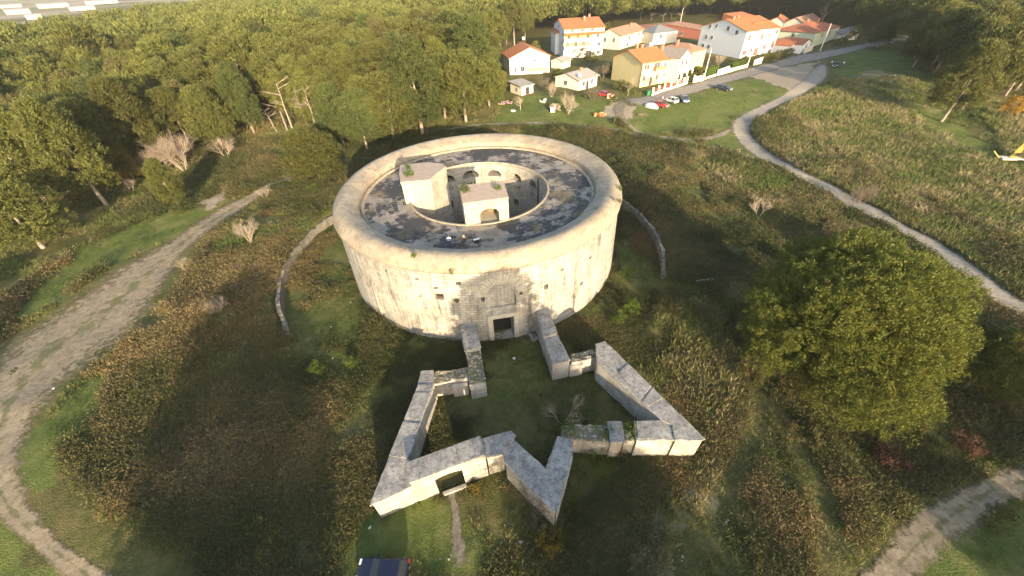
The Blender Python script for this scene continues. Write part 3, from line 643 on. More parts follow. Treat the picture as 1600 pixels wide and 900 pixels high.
# gate wall
zt = 3.75; q4 = [np.array(U(*zz(*p), zt)[:2]) for p in ((170, 675), (427, 582), (408, 515), (158, 605))]
Ag, Bg, Cg, Dg = q4
def gp(t, s): return tuple((Ag + (Bg - Ag) * t) * (1 - s) + (Dg + (Cg - Dg) * t) * s)
ug = (Bg - Ag) / np.linalg.norm(Bg - Ag)
def tpar(px, py, z): p = U(*zz(px, py), z)[:2]; return float(np.dot(p - Ag, ug) / np.linalg.norm(Bg - Ag))
t0, t1 = tpar(275, 720, 0), tpar(362, 685, 0)
g = MB(); e = .02
g.prism([gp(0.01, .04), gp(t0, .04), gp(t0, .96), gp(0.01, .96)], -.3, zt - .16); g.prism([gp(t1, .04), gp(.99, .04), gp(.99, .96), gp(t1, .96)], -.3, zt - .16)
K = 8
for k in range(K):
    a, b = t0 + (t1 - t0) * k / K, t0 + (t1 - t0) * (k + 1) / K; zk = 2.45 + .38 * sqrt(max(0, 1 - ((2 * (k + .5) / K) - 1) ** 2)); g.prism([gp(a, .04), gp(b, .04), gp(b, .96), gp(a, .96)], zk, zt - .16)
g.build('gate_wall', M['wall'], bast)
g = MB(); g.prism([gp(0, 0), gp(1, 0), gp(1, 1), gp(0, 1)], zt - .157, zt); g.build('coping', M['coping'], bast, bevel=.03)
for ta, tb, h in ((.3, .66, .05), (.66, .99, .09)):
    g = MB(); g.prism([gp(ta, .02), gp(tb - .01, .02), gp(tb - .01, .98), gp(ta, .98)], zt + .002, zt + h); g.build('coping_slab', M['coping'], bast, bevel=.02)
# doorway niches closed with pale infill
for p in (((318,330),(370,322),(372,378),(322,385)), ((705,280),(748,276),(748,312),(705,318))):
    a = U(*zz(*p[3]), 0); b = U(*zz(*p[2]), 0); g = MB(); d = (b - a)[:2]; L = np.linalg.norm(d); d /= L; nn = np.array([d[1], -d[0]])
    g.prism([tuple(a[:2] + nn * .03), tuple(b[:2] + nn * .03), tuple(b[:2] - nn * .3), tuple(a[:2] - nn * .3)], -.1, 1.75); g.build('blocked_doorway', M['stone2'], bast)
def slabthing(name, label, cat, pts, z0, z1, mat, **k):
    g = MB(); g.prism([tuple(G(*p)[:2]) for p in pts], z0, z1); o = g.build(name, mat, bevel=.03); return tag(o, label, cat)
slabthing('stone_threshold', 'long pale stone sill lying across the bastion gateway', 'threshold', [zz(283, 708), zz(362, 678), zz(366, 690), zz(288, 720)], -.1, .25, M['stone2'])
# stone trough by the entrance
tr = empty('stone_trough', G(832, 519), 0, 'narrow grey stone trough lying beside the fort entrance', 'trough')
a, b = Vector(G(820, 503)), Vector(G(838, 532)); dv = (b - a).normalized(); nv = Vector((-dv.y, dv.x, 0)); g = MB()
def q2(o_, s, t): return (o_.x + nv.x * s + dv.x * t - tr.location.x, o_.y + nv.y * s + dv.y * t - tr.location.y)
LN = (b - a).length
for s0, s1, r0_, r1_ in ((-.55, -.4, 0, LN), (.4, .55, 0, LN), (-.4, .4, 0, .18), (-.4, .4, LN - .18, LN)): g.prism([q2(a, s0, r0_), q2(a, s1, r0_), q2(a, s1, r1_), q2(a, s0, r1_)], -.1, .6)
g.build('rim', M['coping'], tr); g = MB(); g.prism([q2(a, -.4, .18), q2(a, .4, .18), q2(a, .4, LN - .18), q2(a, -.4, LN - .18)], -.1, .2); g.build('basin', M['moss'], tr)

# ------------------------------------------------------------------ ring walls (retaining the bank around the ditch)
def ringwall(px0, px1, label, hfun):
    p0, p1 = G(*px0), G(*px1); a0 = atan2(p0.y - RC[1], p0.x - RC[0]); a1 = atan2(p1.y - RC[1], p1.x - RC[0])
    if a0 < 0: a0 += 2 * pi if abs(a1 - a0) > pi else 0
    if a1 < 0 and a0 > pi / 2: a1 += 2 * pi
    n = 70; g = MB(); r0, r1 = RR - .15, RR + .35
    for i in range(n + 1):
        t = i / n; a = a0 + (a1 - a0) * t; h = hfun(t) * (1 + .12 * (vnoise(t * 40, 0, 1, 3) - .5) * 2); w_ = .5 * (vnoise(t * 30, 5, 1, 9) - .5) * .5
        for (r, z) in ((r0 - .12, -.3), (r0 + w_ * .3, h), (r1 + w_, h - .05), (r1 + .1, -.3)): g.v.append((RC[0] + r * cos(a), RC[1] + r * sin(a), z))
    for i in range(n):
        for k in range(3): g.f.append((i * 4 + k, i * 4 + 4 + k, i * 4 + 5 + k, i * 4 + 1 + k))
    g.f += [(0, 1, 2, 3), (n * 4, n * 4 + 3, n * 4 + 2, n * 4 + 1)]
    return tag(g.build('retaining_wall', M['ring']), label, 'wall')
ringwall((540, 318), (484, 512), 'low curved rubble retaining wall on the left of the round fort', lambda t: 1.4 * (1 - sm(.86, 1, t) * .75))
ringwall((955, 285), (1043, 432), 'low curved rubble retaining wall on the right of the round fort', lambda t: 1.5 * (1 - sm(.8, 1, t) * .5))

# ------------------------------------------------------------------ trees
def crown_arrays(seed, rx, rz, zc, lobes, n, L, shape='pine', tuft=14, jt=.6, low=-.35, asp=.36):
    r = np.random.default_rng(seed); C = []; R = []
    for k in range(lobes):
        u = low + (1.0 - low) * ((k + .5) / lobes); ph = k * 2.399963 + r.uniform(-.5, .5); rr = sqrt(max(0, 1 - u * u)) if u > 0 else sqrt(1 - (u / 1.2) ** 2)
        if shape == 'pine': rr *= (1 - .25 * max(u, 0))
        k_ = r.uniform(.62, .82); C.append([rx * rr * k_ * cos(ph), rx * rr * k_ * sin(ph), zc + rz * u * .80 + r.uniform(-.05, .05) * rz]); R.append(rx * r.uniform(.26, .44) * (.85 if lobes > 50 else 1))
    C = np.array(C); R = np.array(R); wgt = R ** 2; idx = r.choice(lobes, n, p=wgt / wgt.sum())
    d = unit(r.normal(size=(n, 3))); d[:, 2] = np.abs(d[:, 2]) * np.where(r.random(n) < .8, 1, -1); d = unit(d)
    rad = R[idx] * np.where(r.random(n) < .85, r.uniform(.86, 1.06, n), r.uniform(.4, .86, n)) ; P = C[idx] + d * rad[:, None] * np.array([1, 1, .8])
    # small tufts: clump leaves round sub-centres so the outline is feathery
    k = max(1, n // tuft); sub = r.integers(0, k, n); jit = r.normal(size=(n, 3)) * L * jt; P = P[sub] + jit; dd = d[sub]
    di = unit(dd * .8 + np.array([0, 0, .75]) + r.normal(size=(n, 3)) * .45)
    Ls = L * r.uniform(.6, 1.25, n); Q = leafq(P, di, Ls, Ls * asp, r, nrm=dd + np.array([0, 0, .15]), k=.24)
    rn = np.clip(r.random(k)[sub] * .4 + r.random(lobes)[idx][sub] * .3 + r.random(n) * .25, 0, 1); return Q, rn
def trunk_mb(seed, h, r0, crown_z, rx, lean=.04, limbs=6):
    r = random.Random(seed); g = MB(); lx, ly = r.uniform(-lean, lean) * h, r.uniform(-lean, lean) * h
    pt = lambda t: (lx * t * t + .25 * sin(t * 5 + seed), ly * t * t + .2 * cos(t * 4 + seed) - .2, h * t - .3 * (t == 0))
    g.tube([pt(t) for t in (0, .15, .35, .55, .75, .92)], [r0 * v for v in (1.25, 1, .85, .65, .4, .15)], 7)
    for k in range(limbs):
        t = r.uniform(.42, .85); a = k * 2.4 + r.uniform(-.4, .4); p = Vector(pt(t)); ln = rx * r.uniform(.6, .95) * (1.1 - .5 * t)
        g.tube([p, p + Vector((cos(a) * ln * .5, sin(a) * ln * .5, ln * .28)), p + Vector((cos(a) * ln, sin(a) * ln, ln * .62))], [r0 * .38, r0 * .25, r0 * .08], 5)
    return g
PINES = []
def pine_proto(seed, h, rx, n, L, lobes, r0=.28, low=-.35, crownfrac=.62):
    cz = h * (1 - crownfrac / 2) - .0; rz = h * crownfrac / 2 * 1.05
    Q, rn = crown_arrays(seed, rx, rz, cz, lobes, n, L, low=low, tuft=16, jt=.5); g = trunk_mb(seed, h * .9, r0, cz, rx); tm = g.build('trunk', M['bark']); me = tm.data; bpy.data.objects.remove(tm)
    return qmesh('crown', Q, rn), me, (h, rx), Q, rn
near_p = [pine_proto(100 + k, h, rx, 42000, .40, lb, crownfrac=cf, low=-.8) for k, (h, rx, lb, cf) in enumerate([(17, 5.8, 40, .90), (18, 5.4, 40, .94), (15, 6.2, 44, .92), (16, 5.0, 36, .94), (14, 5.4, 38, .94), (18, 4.6, 38, .94)])]
mid_p = [pine_proto(200 + k, h, rx, 14000, .62, lb, crownfrac=cf, low=-.6) for k, (h, rx, lb, cf) in enumerate([(17, 5.8, 30, .8), (18, 5.2, 28, .82), (15, 6.2, 30, .8), (16, 5.0, 28, .85), (18.5, 5.6, 28, .8)])]
far_q = [crown_arrays(300 + k, 6.2, 5.0, 12.5, 16, 1500, 1.15, low=-.6, tuft=10, jt=.5) for k in range(5)]
_cm = {}
def crownmesh(me, mat):
    k = (me.name, mat)
    if k not in _cm:
        c = me.copy(); c.materials.clear(); c.materials.append(M[mat]); _cm[k] = c
    return _cm[k]
def add_pine(proto, loc, s, rz, label, group=None, name='pine_tree', cat='pine tree', mat='pine', sz=None, tilt=(0, 0)):
    cm, tm = proto[0], proto[1]; o = empty(name, loc, rz, label, cat, group); o.scale = (s, s, sz or s); o.rotation_euler = (tilt[0], tilt[1], rz)
    t = link('trunk', tm, M['bark'], o); cm = crownmesh(cm, mat); c = link('crown', cm, None, o); return o
def facing(p): return hypot(p[0], p[1])
# hand placed trees (photo foot point, crown scale)
HERO = [((40, 432), 2, 1.05, 'bushy sunlit pine standing alone at the left edge above the dirt track'),
        ((500, 292), 4, 1.05, 'round bright green pine growing just left of the round fort'),
        ((283, 325), 5, .55, 'small upright green pine left of the rocky bank above the track'),
        ((212, 285), 3, .52, 'yellowish young pine beside the leafless thicket'),
        ((728, 190), 0, 1.3, 'broad pine at the right front corner of the forest behind the fort'),
        ((618, 218), 2, 1.35, 'broad low pine at the forest edge directly behind the left of the fort'),
        ((765, 165), 3, 1.05, 'tall pine next to the white gabled house'),
        ((1368, 76), 4, .72, 'lone rounded pine at the far end of the street'),
        ((1470, 190), 1, .95, 'tall loose pine rising over the right meadow edge'),
        ((1425, 105), 2, .80, 'half shaded pine behind the green strip of the meadow'),
        ((1570, 150), 0, .9, 'pine with dark hollow crown near the right frame edge'),
        ((1497, 622), 2, .5, 'pine reaching in from the right frame edge beside the giant pine')]
occ = []
for (p, k, s, lab) in HERO:
    l = G(*p)
    if 'right frame edge beside' in lab: q_ = U(1552, 572, 3.6); l = Vector((q_[0], q_[1], 0))
    if 'left edge above' in lab: q_ = U(22, 345, 5.5); l = Vector((q_[0], q_[1], float(hgt(q_[0], q_[1]))))
    if 'left of the round fort' in lab: q_ = U(490, 256, 4.5); l = Vector((q_[0], q_[1], float(hgt(q_[0], q_[1]))))
    add_pine(near_p[k], l, s, random.uniform(0, 6), lab, sz=s * (.74 if s > 1 else 1), mat='yellowpine' if 'yellowish' in lab else 'pine'); occ.append((l.x, l.y, 4))
# big round pine on the right
bp = empty('giant_pine_tree', (32.0, 24.8, 0), 0, 'huge dense round-crowned pine on the right, the biggest tree in view', 'pine tree')
Q1, r1 = crown_arrays(901, 7.8, 6.4, 8.4, 90, 270000, .20, shape='dome', low=-.85, tuft=30, jt=.7)
Q2, r2 = crown_arrays(902, 4.6, 4.6, 7.4, 30, 80000, .20, shape='dome', low=-.8, tuft=30, jt=.7); Q2 = Q2 + np.array([-5.6, -.6, -.6])
Q3, r3 = crown_arrays(903, 5.5, 3.2, 4.6, 30, 70000, .20, shape='dome', low=-.8, tuft=30, jt=.7); Q3 = Q3 + np.array([-1.5, -5.0, .3])
link('crown', qmesh('crown', np.concatenate([Q1, Q2, Q3]), np.concatenate([r1, r2, r3])), M['bigpine'], bp)
g = trunk_mb(5, 9, .5, 6, 7, .02, 12); g.build('trunk', M['barkdark'], bp); occ.append((33, 23, 12))
for p_, r_ in (((430, 222), 9), ((475, 222), 8), ((505, 226), 6), ((290, 268), 8), ((255, 275), 5), ((350, 255), 5)):
    l = G(*p_); occ.append((l.x, l.y, r_))
# forest
FE = [(-300, 430), (0, 345), (100, 335), (170, 322), (215, 300), (250, 268), (330, 240), (400, 216), (470, 208), (530, 246), (600, 232), (660, 212), (720, 186), (770, 170), (776, 130), (762, 98), (800, 78), (838, 62), (870, 55), (950, 54), (1000, 46), (1080, 34), (1220, 27), (1300, 42), (1345, 58), (1400, 60), (1440, 110), (1490, 180), (1560, 140), (1640, 165), (1800, 200)]
few = [G(*p)[:2] for p in FE]
poly = few + [(420, 120), (700, 300), (500, 560), (60, 600), (-250, 520), (-250, 280), (-240, 200), (-300, 100), (-250, 40)]
def seen(x, y, z=8., m=80):
    v = RW.T @ np.array([x, y, z - CH]); 
    if v[2] > -1: return False
    px, py = 800 + FPX * v[0] / -v[2], 450 - FPX * v[1] / -v[2]; return -m < px < 1600 + m and -m < py < 900 + m
pts = []; gridc = {}
cand = rng.uniform([-420, 20], [560, 560], (60000, 2)); cand = cand[inpoly(cand[:, 0], cand[:, 1], poly)]
cand = cand[np.argsort(np.hypot(cand[:, 0], cand[:, 1]))]
for o_ in (((797, 117), 9), ((880, 91), 10), ((841, 67), 7), ((968, 78), 9), ((1030, 66), 9), ((860, 80), 8), ((910, 75), 12), ((1000, 60), 8), ((1120, 60), 12), ((1250, 60), 12), ((1290, 60), 10), ((1150, 70), 14), ((1085, 55), 9), ((1215, 55), 9), ((1240, 45), 9), ((1330, 60), 8)):
    l = G(*o_[0]); occ.append((l.x, l.y + 3, o_[1]))
for x, y in cand:
    if not seen(x, y): continue
    dd = hypot(x, y); s_ = random.choice((.7, .85, 1., 1.15, 1.3, 1.45)) if dd < 330 else random.uniform(1., 1.45)
    if x > 60 and y > 150 and random.random() < .35: continue
    k = (int(x // 10), int(y // 10)); ok = True
    for i in (-1, 0, 1):
        for j in (-1, 0, 1):
            for (a, b, c_) in gridc.get((k[0] + i, k[1] + j), ()):
                if (a - x) ** 2 + (b - y) ** 2 < ((s_ + c_) * 3.75) ** 2: ok = False; break
            if not ok: break
        if not ok: break
    if ok and all((x - a) ** 2 + (y - b) ** 2 > r_ * r_ for a, b, r_ in occ):
        gridc.setdefault(k, []).append((x, y, s_)); pts.append((x, y, s_))
print('forest trees', len(pts))
SQ = []; SR = []; cnt = 0; TQ = MB()
for i, (x, y, s) in enumerate(pts):
    z = float(hgt(x, y)); d = hypot(x, y)
    if cnt < 286:
        mt_ = random.choices(['pine', 'darkpine', 'brownpine'], [72, 20, 8])[0]; wd = dict(pine='light green', darkpine='dark green', brownpine='brownish')[mt_]
        cnt += 1; pr_ = random.choice(near_p if d < 135 else mid_p)
        add_pine(pr_, (x, y, z), s, random.uniform(0, 6.28), *((wd + ' pine in the woods beyond the meadow on the right', wd + ' pines of the right woods') if x > 95 else (wd + ' pine in the dense forest left of and behind the fort', wd + ' pines of the dense forest') if x < -30 else (wd + ' pine in the wood behind and beside the first houses', wd + ' pines near the houses')), mat=mt_, sz=(.55 + .40 * s) * random.uniform(.88, 1.1), tilt=(random.uniform(-.06, .06), random.uniform(-.06, .06)))
    elif d < 520:
        Q, rn = far_q[i % 5]; a = random.uniform(0, 6.28); c_, s_ = cos(a), sin(a); R_ = np.array([[c_, -s_, 0], [s_, c_, 0], [0, 0, 1]])
        SQ.append(((Q @ R_.T) * np.array([1.12 * s, 1.12 * s, .55 + .42 * s])) + np.array([x, y, z])); SR.append(np.clip(rn * .7 + random.uniform(0, .3), 0, 1))
        if d < 330: TQ.tube([(x, y, z), (x + .4, y, z + 9)], [.28, .15], 4, False)
if SQ:
    so = link('distant_forest', qmesh('distant_forest', np.concatenate(SQ), np.concatenate(SR)), M['pine']); tag(so, 'pine forest canopy receding towards the horizon', 'forest', kind='stuff')
# pines behind and beside the camera whose shadows fall on the scrub
for (x, y, k, s) in ((-19, -14, 0, 1.0), (-11, -20, 2, .95), (11.0, -8, 1, 1.1), (16, -22, 5, 1.), (52, -6, 0, .8), (44, -14, 4, .75), (60, 6, 1, .8), (24, -40, 2, 1.1), (-62, -8, 1, .9), (-74, 6, 3, .9), (-50, -30, 0, 1.1)):
    add_pine(near_p[k], (x, y, float(hgt(x, y)) - .3), s, x, 'tall pine standing out of frame beside the near scrub', 'pines beside the viewpoint')

# undergrowth at the feet of the pines
cu = rng.uniform([-150, 30], [190, 260], (14000, 2)); cu = cu[inpoly(cu[:, 0], cu[:, 1], poly)]; cu = cu[np.hypot(cu[:, 0], cu[:, 1]) < 230]
cu = cu[~near_path(cu[:, 0], cu[:, 1], 1.5)]; cu = cu[np.array([all((a - o_[0]) ** 2 + (b - o_[1]) ** 2 > o_[2] ** 2 * .8 for o_ in occ if o_[2] > 6) for a, b in cu])]
nu = len(cu); K = 60; ci = np.repeat(np.arange(nu), K); d = unit(rng.normal(size=(nu * K, 3))); d[:, 2] = np.abs(d[:, 2]); ru = rng.uniform(.7, 2.0, nu)
c = np.stack([cu[ci, 0], cu[ci, 1], hgt(cu[:, 0], cu[:, 1])[ci]], 1) + d * ru[ci][:, None] * np.array([1, 1, 1.1]) * rng.uniform(.6, 1.05, (nu * K, 1)); Ls = rng.uniform(.25, .6, nu * K)
tag(link('undergrowth', qmesh('undergrowth', leafq(c, d + np.array([0, 0, .5]), Ls, Ls * .4, nrm=d), np.clip(vnoise(cu[:, 0], cu[:, 1], 8, 91)[ci] * .7 + rng.random(nu * K) * .25, 0, 1)), M['bramble']), 'dark bushy undergrowth at the feet of the forest pines', 'undergrowth', kind='stuff')
# bare trees
def bare_mb(seed, h, spread=.5, depth=4, r0=.12, kids=4, stems=1):
    r = random.Random(seed); g = MB()
    def grow(p, d, ln, rad, dep):
        q = p + d * ln; mid = p + d * ln * .5 + Vector((r.uniform(-1, 1), r.uniform(-1, 1), r.uniform(-.3, .6))) * ln * .07
        g.tube([p, mid, q], [rad, rad * .8, rad * .6], 5 if dep > 2 else 3, False)
        if dep == 0: return
        for k in range(kids if dep > 1 else kids - 1):
            nd = (d + Vector((r.gauss(0, 1), r.gauss(0, 1), r.gauss(.25, .5))) * spread).normalized(); st = p + (q - p) * r.uniform(.45, 1.)
            grow(st, nd, ln * r.uniform(.55, .85), rad * .55, dep - 1)
    for s_ in range(stems):
        a = s_ * 2.4 + r.random(); d = Vector((cos(a) * .45 * (stems > 1), sin(a) * .45 * (stems > 1), 1)).normalized(); grow(Vector((cos(a) * .15 * (stems > 1), sin(a) * .15 * (stems > 1), -.1)), d, h * .4, r0, depth)
    return g
def bare(px, h, label, seed, mat='twig', kind='bare_tree', cat='bare tree', **k):
    l = G(*px); g = bare_mb(seed, h, **k); o = g.build(kind, M[mat], fix=False); o.location = l; return tag(o, label, cat)
bare((290, 268), 9.5, 'wide leafless thicket of pale stems on the slope left of the fort', 1, stems=10, r0=.10, kind='bare_shrub', cat='bare shrub')
bare((258, 276), 7.5, 'greyish leafless bush touching the left side of the pale thicket', 2, stems=5, r0=.08, kind='bare_shrub', cat='bare shrub')
bare((357, 250), 6.5, 'slender leafless tree right of the pale thicket', 3, stems=3, r0=.08)
bare((392, 380), 4.2, 'leaning bare shrub with pale fanned branches beside the dirt track bend', 4, stems=4, r0=.07, kind='bare_shrub', cat='bare shrub', spread=.42)
bare((292, 422), 2.4, 'small bare shrub at the upper edge of the orange scrub', 5, stems=4, r0=.04, kind='bare_shrub', cat='bare shrub')
bare((345, 487), 2.2, 'low bare shrub in the middle of the left slope', 6, stems=6, r0=.04, kind='bare_shrub', cat='bare shrub', spread=.5)
bare((415, 312), 3.0, 'thin pale sapling above the leaning bare shrub', 16, stems=2, r0=.05)
bare((1185, 340), 3.6, 'pale bare sapling on the brown slope right of the fort', 7, stems=2, r0=.06, spread=.35)
bare((1330, 322), 3.0, 'dark bare shrub at the edge of the gravel road', 8, mat='barkdark', stems=4, r0=.05, kind='bare_shrub', cat='bare shrub')
bare((880, 662), 4.4, 'bare sapling growing inside the star bastion', 9, stems=3, r0=.05, spread=.35, depth=3)
bare((838, 800), 3.6, 'tangled bare bush leaning on the middle point of the bastion', 10, stems=5, r0=.04, kind='bare_shrub', cat='bare shrub', mat='barkdark')
bare((207, 300), 3., 'thin bare saplings below the yellowish young pine', 12, stems=4, r0=.05, spread=.3)
bare((888, 178), 5.5, 'spreading bare fruit tree in the garden below the grey roofed cottage', 20, stems=5, r0=.10, spread=.5)
bare((813, 172), 4.5, 'bare white-trunked tree in the garden beside the shed', 21, r0=.14, spread=.7)
bare((862, 152), 4.5, 'bare garden tree between the shed and the cottage', 22, stems=4, r0=.07)
bare((850, 142), 4.5, 'brownish leafless garden tree just behind the shed wall', 23, stems=4, r0=.07, mat='barkdark')
bare((925, 158), 4.5, 'bare brown bush right of the cottage', 24, stems=6, r0=.07, mat='barkdark')
bare((940, 126), 6, 'bare tree between the cottage and the yellow house', 25, stems=3, r0=.1, mat='barkdark')
bare((981, 150), 5, 'bare tree in front of the blank side of the yellow house', 26, r0=.09, spread=.6)
bare((1015, 140), 4.5, 'slim tree before the balcony front of the yellow house', 27, r0=.08)
bare((1110, 100), 4.5, 'leafless garden tree left of the big white house', 28, stems=5, r0=.08, mat='barkdark')
bare((1122, 103), 4.0, 'leafless shrub under the wall of the big white house', 29, stems=5, r0=.07)
bare((1280, 45), 12, 'tall leafless tree behind the pale green house', 30, r0=.2, spread=.3)
bare((1345, 318), 3.6, 'wide hazy leafless shrub across the gravel road', 31, stems=7, r0=.04, kind='bare_shrub', cat='bare shrub', mat='barkdark')
# pale leaning trunks at the left edge of the forest and beyond the houses
def bare_trunk(b, t, label, seed, h=14, group='pale bare trunks', mat='bark'):
    l = G(*b); tt = U(*t, l.z + h); g = MB(); r = random.Random(seed); d = Vector(tt) - l
    if d.length > h * 1.6: d = d.normalized() * h * 1.4
    P = [d * t_ + Vector((r.uniform(-.2, .2), r.uniform(-.2, .2), 0)) for t_ in (-.02, .25, .5, .75, 1)]; g.tube(P, [.26, .22, .18, .12, .05], 7)
    for k in range(7):
        t_ = r.uniform(.5, .98); a = r.uniform(0, 6.28); p = d * t_; ln = r.uniform(1.5, 4) ; q = p + Vector((cos(a) * ln, sin(a) * ln, ln * .35)); g.tube([p, (p + q) / 2 + Vector((0, 0, .2)), q], [.09, .06, .02], 4, False)
        for j in range(3):
            q3 = q + Vector((r.uniform(-1, 1), r.uniform(-1, 1), r.uniform(0, .8))) * .9; g.tube([(p + q) / 2, q3], [.04, .015], 3, False)
    o = g.build('bare_trunk_tree', M[mat], fix=False); o.location = l; return tag(o, label, 'bare tree', group)
for i, (b, t, lab) in enumerate([((450, 205), (412, 112), 'pale dead pine with horizontal branches, leftmost of the leaning trunks at the forest edge'), ((458, 202), (430, 130), 'pale leaning trunk close beside the dead pine with horizontal branches'),
                      ((480, 196), (458, 140), 'middle pale leaning trunk at the forest edge'), ((496, 206), (474, 140), 'rightmost tall pale trunk leaning at the forest edge'), ((432, 205), (405, 160), 'short slanting trunk left of the dead pine')]):
    bare_trunk(b, t, lab, i + 50, 12 if i < 4 else 6)
for i in range(16):
    x = 1004 + i * 15 + random.uniform(-5, 5); y = (34 if i < 5 else 20) + random.uniform(-5, 3); bare_trunk((x, y), (x + (x - 835) * .02, y - 60), 'tall slim bare trunk in the row of trees behind the houses', 80 + i, 15, 'bare trunks behind the houses')

# ------------------------------------------------------------------ shrubs
def bush_mesh(seed, r_, h, n=900, L=.16):
    Q, rn = crown_arrays(seed, r_, h * .55, h * .5, 9, n, L, shape='dome', low=-.9); return qmesh('foliage', Q, rn)
def bush(loc, r_, h, label, seed, mat='shrub', n=900, L=.16, name='shrub', cat='shrub', group=None):
    o = link(name, bush_mesh(seed, r_, h, n, L), M[mat]); o.location = loc; return tag(o, label, cat, group)
for i, (p, r_, h, mt, lab) in enumerate([((497, 582), .9, 1.5, 'shrub', 'round bright green bush alone on the dark left slope'), ((551, 572), .7, 1.2, 'shrub', 'smaller green bush right of the round one on the left slope'),
    ((965, 505), .8, 2.0, 'shrub', 'light green young pine bush right of the fort, left one'), ((985, 490), .9, 2.2, 'shrub', 'light green young pine bush right of the fort, taller one'), ((1385, 722), 1.3, 1.2, 'russet', 'reddish brown bush below the giant pine'),
    ((1505, 700), 1.2, 1.1, 'russet', 'reddish bush above the stony path near the right edge'), ((1460, 705), 1.3, 1.3, 'grass', 'straw coloured bush left of the reddish one above the stony path'), ((935, 720), 1.6, 1.1, 'shrub', 'green bush against the front of the bastion wall'),
    ((962, 700), 1.2, 1.0, 'bramble', 'dark bramble bush below the mossy part of the bastion'), ((1040, 275), 1.2, 1.6, 'grass', 'rounded greyish bush on the slope behind the right ring wall'), ((872, 212), 2.2, 1.8, 'bramble', 'russet brown bush just behind the fort parapet'),
    ((1435, 225), 1.6, 2., 'pine', 'low dark bush at the foot of the tall loose pine'), ((742, 765), .5, .8, 'gold', 'yellowish plant growing at the right gate pier'), ((858, 850), 1.1, 1.0, 'gold', 'golden yellow bush at the tip of the middle bastion point'), ((490, 300), 1.2, 1.4, 'shrub', 'low green bush at the foot of the round pine left of the fort'),
    ((1170, 590), 1.4, 1.6, 'bramble', 'dark bush at the shaded left foot of the giant pine'), ((1255, 690), 1.5, 1.0, 'bramble', 'brown bush in the grass below the giant pine'), ((1360, 660), 1.8, 1.6, 'pine', 'low green growth at the front foot of the giant pine'), ((975, 430), .8, 1.0, 'shrub', 'small green shrub at the right foot of the fort wall')]):
    bush(G(*p), r_, h, lab, 400 + i, mt, n=int(700 * r_ * h + 500), L=.17)
bush(Vector(U(726, 304, ZB)) + Vector((0, 0, .1)), .85, 1.2, 'green bush on the left corner of the arched stair block', 440, n=1400, L=.13)
bush(Vector(U(778, 299, ZB)) + Vector((0, 0, .1)), .5, .7, 'small bush on the right of the arched stair block', 441, n=700, L=.12)
bush(Vector(U(639, 277, ZB)) + Vector((0, 0, .1)), .75, .9, 'green bush on top of the left stair block', 442, n=1100, L=.13)
bush(Vector(U(638, 265, ZB)) + Vector((0, 0, .1)), .4, .7, 'tiny plant behind the bush on the left stair block', 443, n=500, L=.12)
for px, py, z, r_, lab in ((967, 292, 10.9, .5, 'green plant sprouting from the right outer edge of the parapet'), (967, 312, 9.6, .4, 'small plant hanging below the parapet on the right'), (707, 423, 10.3, .6, 'brown tuft growing under the parapet above the barred window'), (646, 398, 11.3, .35, 'tiny green tuft on the left front of the parapet'), (713, 468, 5.0, .3, 'moss tuft clinging to the front wall between the small arches')):
    a, zz_ = cylhit(px, py, 19.6); bush((FC[0] + 19.6 * cos(a), FC[1] + 19.6 * sin(a), zz_ - .3), r_ * .8, r_, lab, int(px), n=400, L=.12, mat='shrub' if 'green' in lab else 'bramble')
for i, (x, y, lab) in enumerate([(505, 545, 'green creeper on the left break of the middle bastion wall'), (700, 500, 'green creeper at the inner corner of the bastion'), (820, 505, 'ferns on the lowered stretch of the right bastion wall'), (905, 510, 'yellowish plants between two raised caps of the right bastion wall')]):
    bush(Vector(U(*zz(x, y), 2.3)), .9, .9, lab, 460 + i, n=800, L=.14)
# autumn tree right
at = empty('autumn_tree', G(1568, 188), 0, 'small round tree with bright orange yellow leaves near the right edge', 'tree')
Q, rn = crown_arrays(777, 2.1, 1.9, 3.2, 14, 2600, .32, shape='dome', low=-.8); link('crown', qmesh('crown', Q, rn), M['autumn'], at); MB().tube([(0, 0, -.1), (0, 0, 2.8)], [.12, .08]).build('trunk', M['barkdark'], at)

# ------------------------------------------------------------------ ground cover (nobody could count it)
def visible_pts(n, x0, x1, y0, y1):
    P = rng.uniform([x0, y0], [x1, y1], (n, 2)); x, y = P.T
    v = np.stack([x, y, np.full_like(x, -CH)]).T @ RW  # cam coords
    px = 800 + FPX * v[:, 0] / -v[:, 2]; py = 450 - FPX * v[:, 1] / -v[:, 2]
    return P[(px > -60) & (px < 1660) & (py > -60) & (py < 960) & (v[:, 2] < 0)]
def blocked(x, y):
    r = np.hypot(x - FC[0], y - FC[1]); m = r < 19.9
    rr = np.hypot(x - RC[0], y - RC[1]); m |= (np.abs(rr - RR - .15) < .5) & (y > 36)
    for poly_, zt_, c_ in WALLS: m |= inpoly(x, y, [U(*zz(*p), zt_)[:2] for p in poly_])
    m |= inpoly(x, y, [gp(0, 0), gp(1, 0), gp(1, 1), gp(0, 1)])
    return m
TRK = [G(*p)[:2] for p in ((1055, 900), (1100, 830), (1150, 740), (1180, 670), (1195, 600), (1240, 560))]
TRK2 = [G(*p)[:2] for p in ((1300, 900), (1290, 800), (1250, 700), (1215, 640))]
def trackd(x, y):
    d = np.full(len(x), 99.)
    for T in (TRK, TRK2):
        C = catmull(T, 12)
        for c_ in C: d = np.minimum(d, np.hypot(x - c_[0], y - c_[1]))
    return d
P = visible_pts(150000, -75, 75, 3, 105); x, y = P.T
L, D, Sd = zones(x, y); dist = np.hypot(x, y)
ringin = (np.hypot(x - RC[0], y - RC[1]) < RR) & (y > 12); star = np.hypot(x - 2, y - 21) < 9
dens = vnoise(x, y, 5, 41) * .6 + vnoise(x, y, 1.8, 42) * .4
